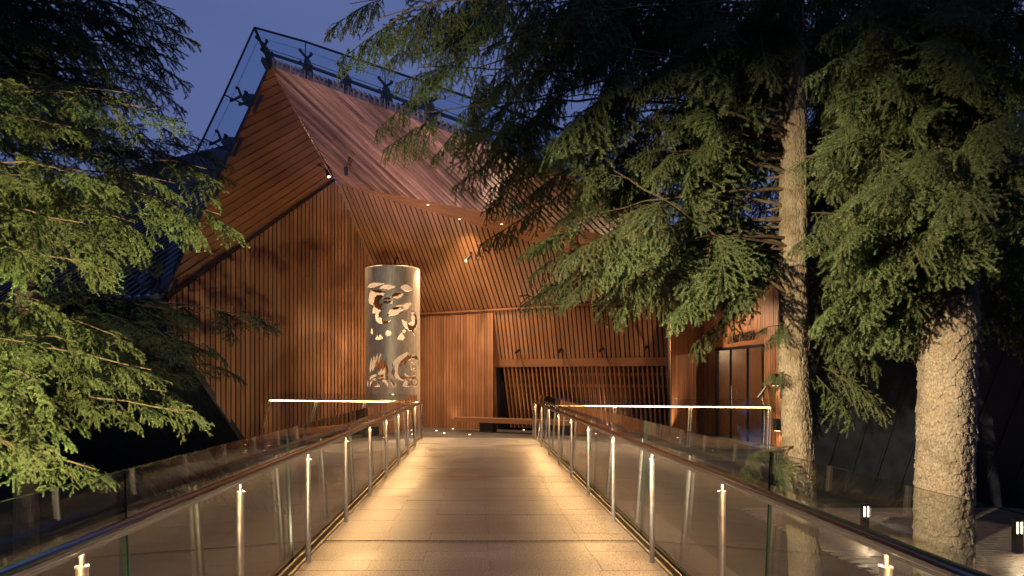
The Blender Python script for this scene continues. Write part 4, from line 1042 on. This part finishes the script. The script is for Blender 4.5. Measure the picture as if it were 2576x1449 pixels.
def tree(name, label, tpts, trad, material, nu, ch, depth, limbs, kind, seed, dens=1.0, size=1.0, hang=0.3, flakes=0.0, na=150, dz=0.012, group='conifers around the bridge', gap0=0.13, limb_mat=None, rad0=0.022):
    r = random.Random(seed); root = empty(name, tuple(tpts[0])); tag(root, label, 'tree', group)
    o = bpy.data.objects.new('trunk', make_trunk(tpts, trad, nu, ch, depth, material, seed, na, dz, flakes)); COL.objects.link(o); place(o, root)
    tp = [Vector(p) for p in tpts]
    def trunk_at(z):
        for a_, b_ in zip(tp[:-1], tp[1:]):
            if a_.z <= z <= b_.z or b_ is tp[-1]: 
                f_ = (z - a_.z) / (b_.z - a_.z); return a_ + (b_ - a_) * f_
    for lm in limbs:
        tgt = Vector(lm[0]); bare = lm[1] if len(lm) > 1 else gap0; rise = lm[2] if len(lm) > 2 else r.uniform(-0.02, 0.22); sz = lm[3] if len(lm) > 3 else 1.0
        dist = math.hypot(tgt.x - tp[0].x, tgt.y - tp[0].y)
        z0 = tgt.z + rise * dist
        z0 = max(z0, tp[0].z + 0.6); st = trunk_at(z0); 
        ctrl = (st + tgt) / 2 + Vector((r.uniform(-.15, .15), r.uniform(-.25, .25), 0.10 * dist * (1 if rise < 0.1 else 0.6)))
        n_ = 12; pts = []
        for k in range(n_ + 1):
            t = k / n_; p = st * (1 - t) ** 2 + ctrl * 2 * t * (1 - t) + tgt * t * t
            if 0 < k < n_: p += Vector((r.uniform(-1, 1), r.uniform(-1, 1), r.uniform(-1, 1))) * 0.012 * dist ** 0.5
            pts.append(p)
        R0 = rad0 * (0.6 + 0.16 * dist) * (lm[4] if len(lm) > 4 else 1.0); bm = MB(); bm.tube(pts, [R0 * (1 - 0.86 * (k / n_) ** 0.8) for k in range(n_ + 1)], 7, 0)
        place(bm.build('limb', limb_mat or M['twig']), root)
        L = sum((pts[k + 1] - pts[k]).length for k in range(n_))
        nst = max(3, int(L * (1 - bare) / 0.22 * dens))
        for q in range(nst):
            t = bare + (1 - bare) * (q + r.uniform(0, 0.5)) / nst; k = min(n_ - 1, int(t * n_)); p = pts[k] + (pts[k + 1] - pts[k]) * (t * n_ - k)
            tan = (pts[k + 1] - pts[k]).normalized(); side = Vector((-tan.y, tan.x, 0)).normalized() * (1 if q % 2 else -1)
            d = tan * r.uniform(0.5, 0.9) + side * r.uniform(0.35, 1.0) * (1 - 0.5 * t) + Vector((0, 0, -hang * r.uniform(0.3, 1.6)))
            if q == nst - 1: d = tan + Vector((0, 0, -hang * 0.4)); p = pts[-2]
            sc = size * sz * r.uniform(0.65, 1.1) * (0.75 + 0.35 * (1 - t)); sc *= 0.62
            b_ = bpy.data.objects.new('bough', SPR[kind][r.randrange(len(SPR[kind]))]); COL.objects.link(b_)
            mw = Matrix.Translation(p) @ frame_to(d, r.uniform(-0.9, 0.9)).to_4x4() @ Matrix.Scale(sc, 4)
            b_.parent = root; b_.matrix_parent_inverse = Matrix.Translation(-root.location); b_.matrix_basis = mw
    return root

r_ = random.Random(3)
def L_(lst, jit=0.0): return [(at(a, b, d), *rest) for a, b, d, *rest in lst]
# right tree with the slender trunk
t1b = at(2018, 1449, 8.6)
T1 = [Vector((t1b.x + 0.06, 8.6, -1.3)), at(2010, 1200, 8.6), at(1992, 900, 8.6), at(1995, 600, 8.6), at(1994, 300, 8.6), at(1990, 0, 8.6), at(1985, -400, 8.6)]
limbs1 = L_([
 (880, 10, 8.0), (940, 50, 7.5), (1000, 90, 8.5), (1050, 170, 7.4), (1010, 235, 8.6, .35), (1040, 285, 7.8), (1120, 320, 8.8), (1225, 385, 7.4), (1280, 455, 8.0), (1330, 525, 8.6),
 (1370, 590, 7.6), (1410, 630, 8.2), (1430, 690, 8.4), (1500, 660, 7.6), (1600, 690, 8.2), (1650, 620, 7.4), (1745, 720, 7.8), (1790, 600, 8.8), (1300, 60, 7.5), (1200, 20, 8.2), (1400, 30, 8.8),
 (1150, 120, 7.2), (1250, 200, 8.2), (1350, 250, 7.2), (1450, 330, 8.4), (1500, 150, 7.6), (1600, 60, 8.6), (1700, 170, 7.4), (1500, 480, 8.4), (1650, 560, 7.6), (1750, 600, 8.6), (1880, 560, 9.0),
 (1360, 450, 8.8), (1420, 560, 7.8), (1560, 640, 8.8), (1330, 380, 8.0), (1250, 320, 7.6), (1800, 50, 7.6), (1100, 60, 8.9), (1640, 280, 9.2),
 (2180, 790, 9.0), (2150, 600, 9.4), (2250, 450, 9.2), (2200, 280, 9.0), (2300, 150, 9), (2150, 60, 9), (2110, 940, 8.8, .3, .5), (2330, 650, 9.6), (1930, 822, 8.4, .5, .03, .32), (1945, 940, 8.5, .6, .03, .3), (1900, 1140, 8.3, .4, .05, .6), (2010, -60, 8.0), (2080, -30, 8.2), (1930, -20, 7.8),
 (1050, 20, 9.2), (1150, 60, 9.6), (1280, 140, 9.4), (1380, 130, 9.8), (1480, 60, 9.5), (1560, 200, 9.6), (1680, 100, 9.6), (1760, 250, 9.2), (1830, 330, 9.0), (1800, 400, 9.0), (1700, 480, 9.2), (1850, 560, 9.0), (1420, 420, 9.4), (1880, 150, 9.4), (1900, 30, 9.2), (1590, 360, 9.8), (2080, 200, 9.2), (2120, 420, 9.2), (2230, 560, 8.8), (2080, 720, 9.2)])
limbs1 += [(at(1545, 430, 7.5), 0.55, -0.46, 1.0, 1.8), (at(1630, 380, 7.7), 0.7, 0.0, 0.7, 1.7), (at(2110, 378, 8.1), 0.6, 0.02, 0.7, 1.5)]
tree('hemlock_tree', 'slender furrowed trunk and drooping hemlock boughs reaching over the bridge, right of the walkway', T1, [0.182, 0.172, 0.162, 0.155, 0.145, 0.13, 0.10], M['bark'], 27, 0.10, 0.018, limbs1, 'hemlock', 5, 0.40, 1.85, 0.6)
# right thick scaly trunk
t2b = at(2378, 1449, 7.6)
T2 = [Vector((t2b.x, 7.6, -1.3)), at(2372, 1300, 7.6), at(2382, 900, 7.6), at(2390, 640, 7.6), at(2395, 300, 7.6), at(2400, -500, 7.6)]
limbs2 = L_([
 (2300, -60, 6.4), (2420, -80, 6.0), (2500, -40, 6.2), (2200, -50, 6.3), (2380, 10, 5.9), (2570, -10, 6.0), (2340, -120, 6.6),
 (2100, 540, 6.6), (2190, 560, 6.4), (2250, 630, 6.8), (2190, 710, 7.2), (2280, 430, 6.0), (2400, 450, 5.9), (2480, 300, 5.7), (2300, 250, 6.4), (2150, 350, 6.6), (2160, 230, 6.4), (2150, 130, 6.2),
 (2400, 100, 5.7), (2540, 150, 6.1), (2500, 500, 6.6), (2570, 570, 7.0), (2520, 500, 7.6), (2230, 770, 7.8), (2420, 400, 6.2), (2220, 460, 6.2), (2350, 380, 5.8), (2450, 200, 6.2), (2560, 380, 6.3), (2250, 40, 6.3), (2480, 30, 6.2), (2140, 30, 6.6), (2150, 560, 6.3), (2300, 500, 6.6)])
tree('spruce_tree', 'thick trunk covered in flaking bark scales at the right edge, beside the brick path', T2, [0.29, 0.283, 0.275, 0.265, 0.25, 0.18], M['bark_scaly'], 30, 0.10, 0.019, limbs2, 'hemlock', 6, 0.78, 1.6, 0.5, flakes=0.65, na=230, dz=0.008)
# tree behind, filling the dark between the two trunks
T6 = [at(2395, 1449, 11.3) * 1.0, at(2395, 700, 11.3), at(2390, 0, 11.3), at(2390, -600, 11.3)]; T6[0].z = -1.3
limbs6 = L_([(1900, 40, 11.6), (1870, 200, 11.8), (1920, 330, 11.4), (1990, 440, 11.6), (1850, 110, 12.2), (2020, 620, 12),(2050, 60, 11.0), (2100, 160, 11.6), (2150, 260, 11.0), (2080, 330, 11.8), (2200, 380, 11.2), (2140, 470, 11.5), (2250, 520, 10.8), (2200, 620, 11.4), (2300, 30, 10.5), (2300, 300, 10.4), (2480, 60, 10.6), (2560, 150, 11), (2500, 260, 10.6), (2600, 330, 11.2), (2520, 420, 10.8), (2600, 520, 11.2), (2540, 620, 11), (2480, 560, 10.4), (2330, 700, 10.6), (2050, 520, 12), (2000, 120, 11.8), (2250, 130, 11.8), (2450, 180, 11.6), (2600, 60, 11.4), (2150, 730, 11.6), (2560, 760, 11.2), (2110, 600, 11.0), (2420, 420, 10.4)])
tree('hemlock_tree', 'dark hemlock standing behind the thick scaly trunk', T6, [0.25, 0.22, 0.16, 0.12], M['bark'], 20, 0.14, 0.016, limbs6, 'hemlock', 16, 1.1, 2.5, 0.5, na=40, dz=0.08)
# left lit spruce
T3 = [Vector((-5.7, 5.7, -2.5)), Vector((-5.6, 5.65, 2)), Vector((-5.6, 5.6, 10))]
limbs3 = L_([
 (395, 275, 5.0), (330, 235, 5.4), (555, 540, 5.0), (440, 460, 4.9), (520, 425, 5.6), (285, 680, 4.7), (340, 560, 4.9), (210, 560, 4.5), (180, 320, 4.7), (90, 230, 4.7), (60, 440, 4.3), (335, 855, 5.2),
 (495, 1035, 5.3), (420, 985, 5.6), (380, 930, 5.0), (240, 1180, 4.9), (170, 1080, 4.7), (120, 970, 4.4), (60, 860, 4.4), (150, 770, 4.8), (90, 650, 4.4), (230, 1000, 5.4), (30, 1120, 4.6), (300, 410, 5.6), (220, 430, 4.6), (420, 560, 5.3), (130, 500, 5.2), (260, 620, 5.3), (200, 860, 5.0)])
tree('spruce_tree', 'brightly lit spruce with yellow green boughs at the left edge', T3, [0.28, 0.26, 0.15], M['bark_scaly'], 15, 0.09, 0.02, limbs3, 'spruce', 8, 0.85, 1.0, 0.25, na=60, dz=0.05)
# left dark spruce behind, against the sky
T4 = [Vector((-9.6, 10.2, -2.5)), Vector((-9.5, 10.2, 6)), Vector((-9.4, 10.2, 17))]
limbs4 = L_([
 (440, 25, 9.0), (425, 130, 9.5), (400, 195, 9.0), (365, 235, 9.6), (330, 320, 9.2), (300, 120, 8.8), (250, 60, 9.2), (200, 190, 9.4), (120, 90, 9), (60, 190, 9.2), (300, 10, 9.0), (150, 20, 9.6), (380, 80, 9.6), (20, 60, 9.0), (280, 230, 9.6), (180, 280, 9.2), (240, 330, 9.8), (90, 330, 9.4), (130, 190, 8.8), (350, 160, 10.0), (420, 60, 10)])
tree('spruce_tree', 'dark unlit spruce against the evening sky in the upper left corner', T4, [0.3, 0.26, 0.12], M['bark_scaly'], 15, 0.12, 0.02, limbs4, 'dark', 9, 0.62, 1.7, 0.15, na=40, dz=0.1, limb_mat=M['unlit_twig'])
# left small dark fir in front of the museum
T5 = [Vector((-8.2, 12.4, -2.5)), Vector((-8.2, 12.4, 3)), Vector((-8.2, 12.4, 8))]
limbs5 = L_([
 (690, 810, 11, .2, .1), (545, 880, 11.2), (480, 800, 10.8), (470, 325, 13, .2, -.1), (530, 385, 13, .2, .0), (550, 430, 12.6), (425, 850, 10.5), (460, 950, 11), (300, 800, 10), (550, 930, 11.4), (400, 960, 11.5), (330, 900, 11), (380, 640, 11.4), (300, 380, 12.5, .3, 0.0), (420, 390, 12.8), (250, 900, 11), (380, 760, 11.6), (250, 720, 11.2)])
tree('fir_tree', 'low dark fir with thin boughs in front of the slatted side wall', T5, [0.2, 0.16, 0.05], M['bark_scaly'], 12, 0.12, 0.02, limbs5, 'dark', 12, 0.62, 1.5, 0.2, na=40, dz=0.1, limb_mat=M['unlit_twig'])

# wood on the near side of the bridge, behind the viewer
wr = np.random.default_rng(77); vv, ff = [], []; nb_ = 0
for _ in range(70):
    tx, ty = wr.uniform(-42, 42), wr.uniform(-40, -15); hh = wr.uniform(11, 19); zb = ground_z(tx, ty) - 0.1
    n = 260; t = wr.uniform(0.06, 1, n) ** 0.8; a_ = wr.uniform(0, 2 * np.pi, n); ln = (1 - t) * hh * 0.20 + 0.25; ln = ln * wr.uniform(0.6, 1.15, n); w = ln * 0.22
    c0 = np.stack([np.full(n, tx), np.full(n, ty), zb + t * hh], -1); d = np.stack([np.cos(a_), np.sin(a_), np.full(n, -0.35)], -1); s_ = np.stack([-np.sin(a_), np.cos(a_), np.zeros(n)], -1)
    mid = c0 + d * (ln * 0.55)[:, None]
    v_ = np.concatenate([c0, mid + s_ * w[:, None], c0 + d * ln[:, None], mid - s_ * w[:, None]])
    k = np.arange(n); vv.append(v_); ff.append(np.concatenate([np.stack([k, k + n, k + 2 * n], -1), np.stack([k, k + 2 * n, k + 3 * n], -1)]) + nb_); nb_ += 4 * n
o = bpy.data.objects.new('woods', np_mesh('woods', np.concatenate(vv), np.concatenate(ff), [M['dark_spruce']])); COL.objects.link(o)
tag(o, 'dark conifer wood on the near side of the bridge', None, None, 'stuff')

# fallen needles on the deck
nr = np.random.default_rng(21); n = 1300
yy = nr.uniform(4.5, 10.5, n); cl = np.exp(-((nr.normal(0, 1, n)) ** 2)); xx = 1.40 - np.abs(nr.normal(0, 0.33, n)); 
keep_ = (xx > XL + 0.05) & (xx < XR - 0.03)
ex = nr.uniform(XL + .05, XR - .05, 120); ey = nr.uniform(3.5, 15, 120)
xx = np.concatenate([xx[keep_], ex]); yy = np.concatenate([yy[keep_], ey]); n = len(xx)
an_ = nr.uniform(0, 2 * np.pi, n); ln_ = nr.uniform(0.012, 0.030, n); dx_, dy_ = np.cos(an_) * ln_, np.sin(an_) * ln_; w_ = 0.0032
v = np.concatenate([np.stack([xx - dy_ / ln_ * w_, yy + dx_ / ln_ * w_, np.full(n, .0035)], -1), np.stack([xx + dy_ / ln_ * w_, yy - dx_ / ln_ * w_, np.full(n, .0035)], -1), np.stack([xx + dx_, yy + dy_, np.full(n, .010)], -1), np.stack([xx - dx_, yy - dy_, np.full(n, .006)], -1)])
i = np.arange(n); f = np.concatenate([np.stack([i, i + n, i + 2 * n], -1), np.stack([i + n, i, i + 3 * n], -1)])
me = np_mesh('fallen_needles', v, f, [plain('fallen_needle_brown', (0.16, 0.06, 0.025), 0.8)])
o = bpy.data.objects.new('fallen_needles', me); COL.objects.link(o); tag(o, 'reddish brown fallen needles scattered along the right side of the deck', None, None, 'stuff')

# ------------------------------------------------------------------ floodlights beside the bridge (outside the picture)
def flood(loc, heads, label):
    loc = Vector(loc); e = empty('floodlight', tuple(loc)); tag(e, label, 'floodlight', 'floodlights lighting the trees')
    bm = MB(); bm.tube([(0, 0, -2.2 - loc.z), (0, 0, 0)], 0.04, 8, 0); bm.build('pole', M['lamp_black'], e)
    for tgt, pw, cone, col, blend in heads:
        d = (Vector(tgt) - loc).normalized(); 
        bm = MB(); bm.tube([d * -0.02, d * 0.10], [0.06, 0.09], 14, 0); bm.tube([d * 0.10, d * 0.24], 0.095, 14, 0, False); bm.build('lamp_head', M['lamp_black'], e)
        bm = MB(); bm.tube([d * 0.102, d * 0.108], 0.08, 14, 0); bm.build('lens', M['lens'], e)
        s_ = spot('flood_lamp', tuple(loc + d * 0.26), tgt, pw, cone, blend, 0.05, col); place(s_, e); s_.matrix_parent_inverse = Matrix.Translation(-loc)
    return e
flood((-3.0, 2.2, 3.0), [((4.2, 8.4, 1.9), 8000, 46, (1.0, 0.83, 0.55), 0.95), ((4.6, 8.2, 0.3), 3200, 24, (1.0, 0.82, 0.56), 0.6)], 'pole mounted floodlight left of the bridge')
flood((-2.0, 4.2, -0.2), [((-1.9, 17.5, 8.2), 6500, 28, (0.46, 0.46, 1.0), 0.5)], 'added blue floodlight close beside the bridge edge, tinting the porch roof')  # unseen lamp added to turn the ceiling slope bluish
flood((-2.1, 2.2, -0.6), [((-3.4, 5.4, 2.0), 3000, 84, (1.0, 0.87, 0.48), 0.6)], 'low floodlight aimed up into the left spruce')
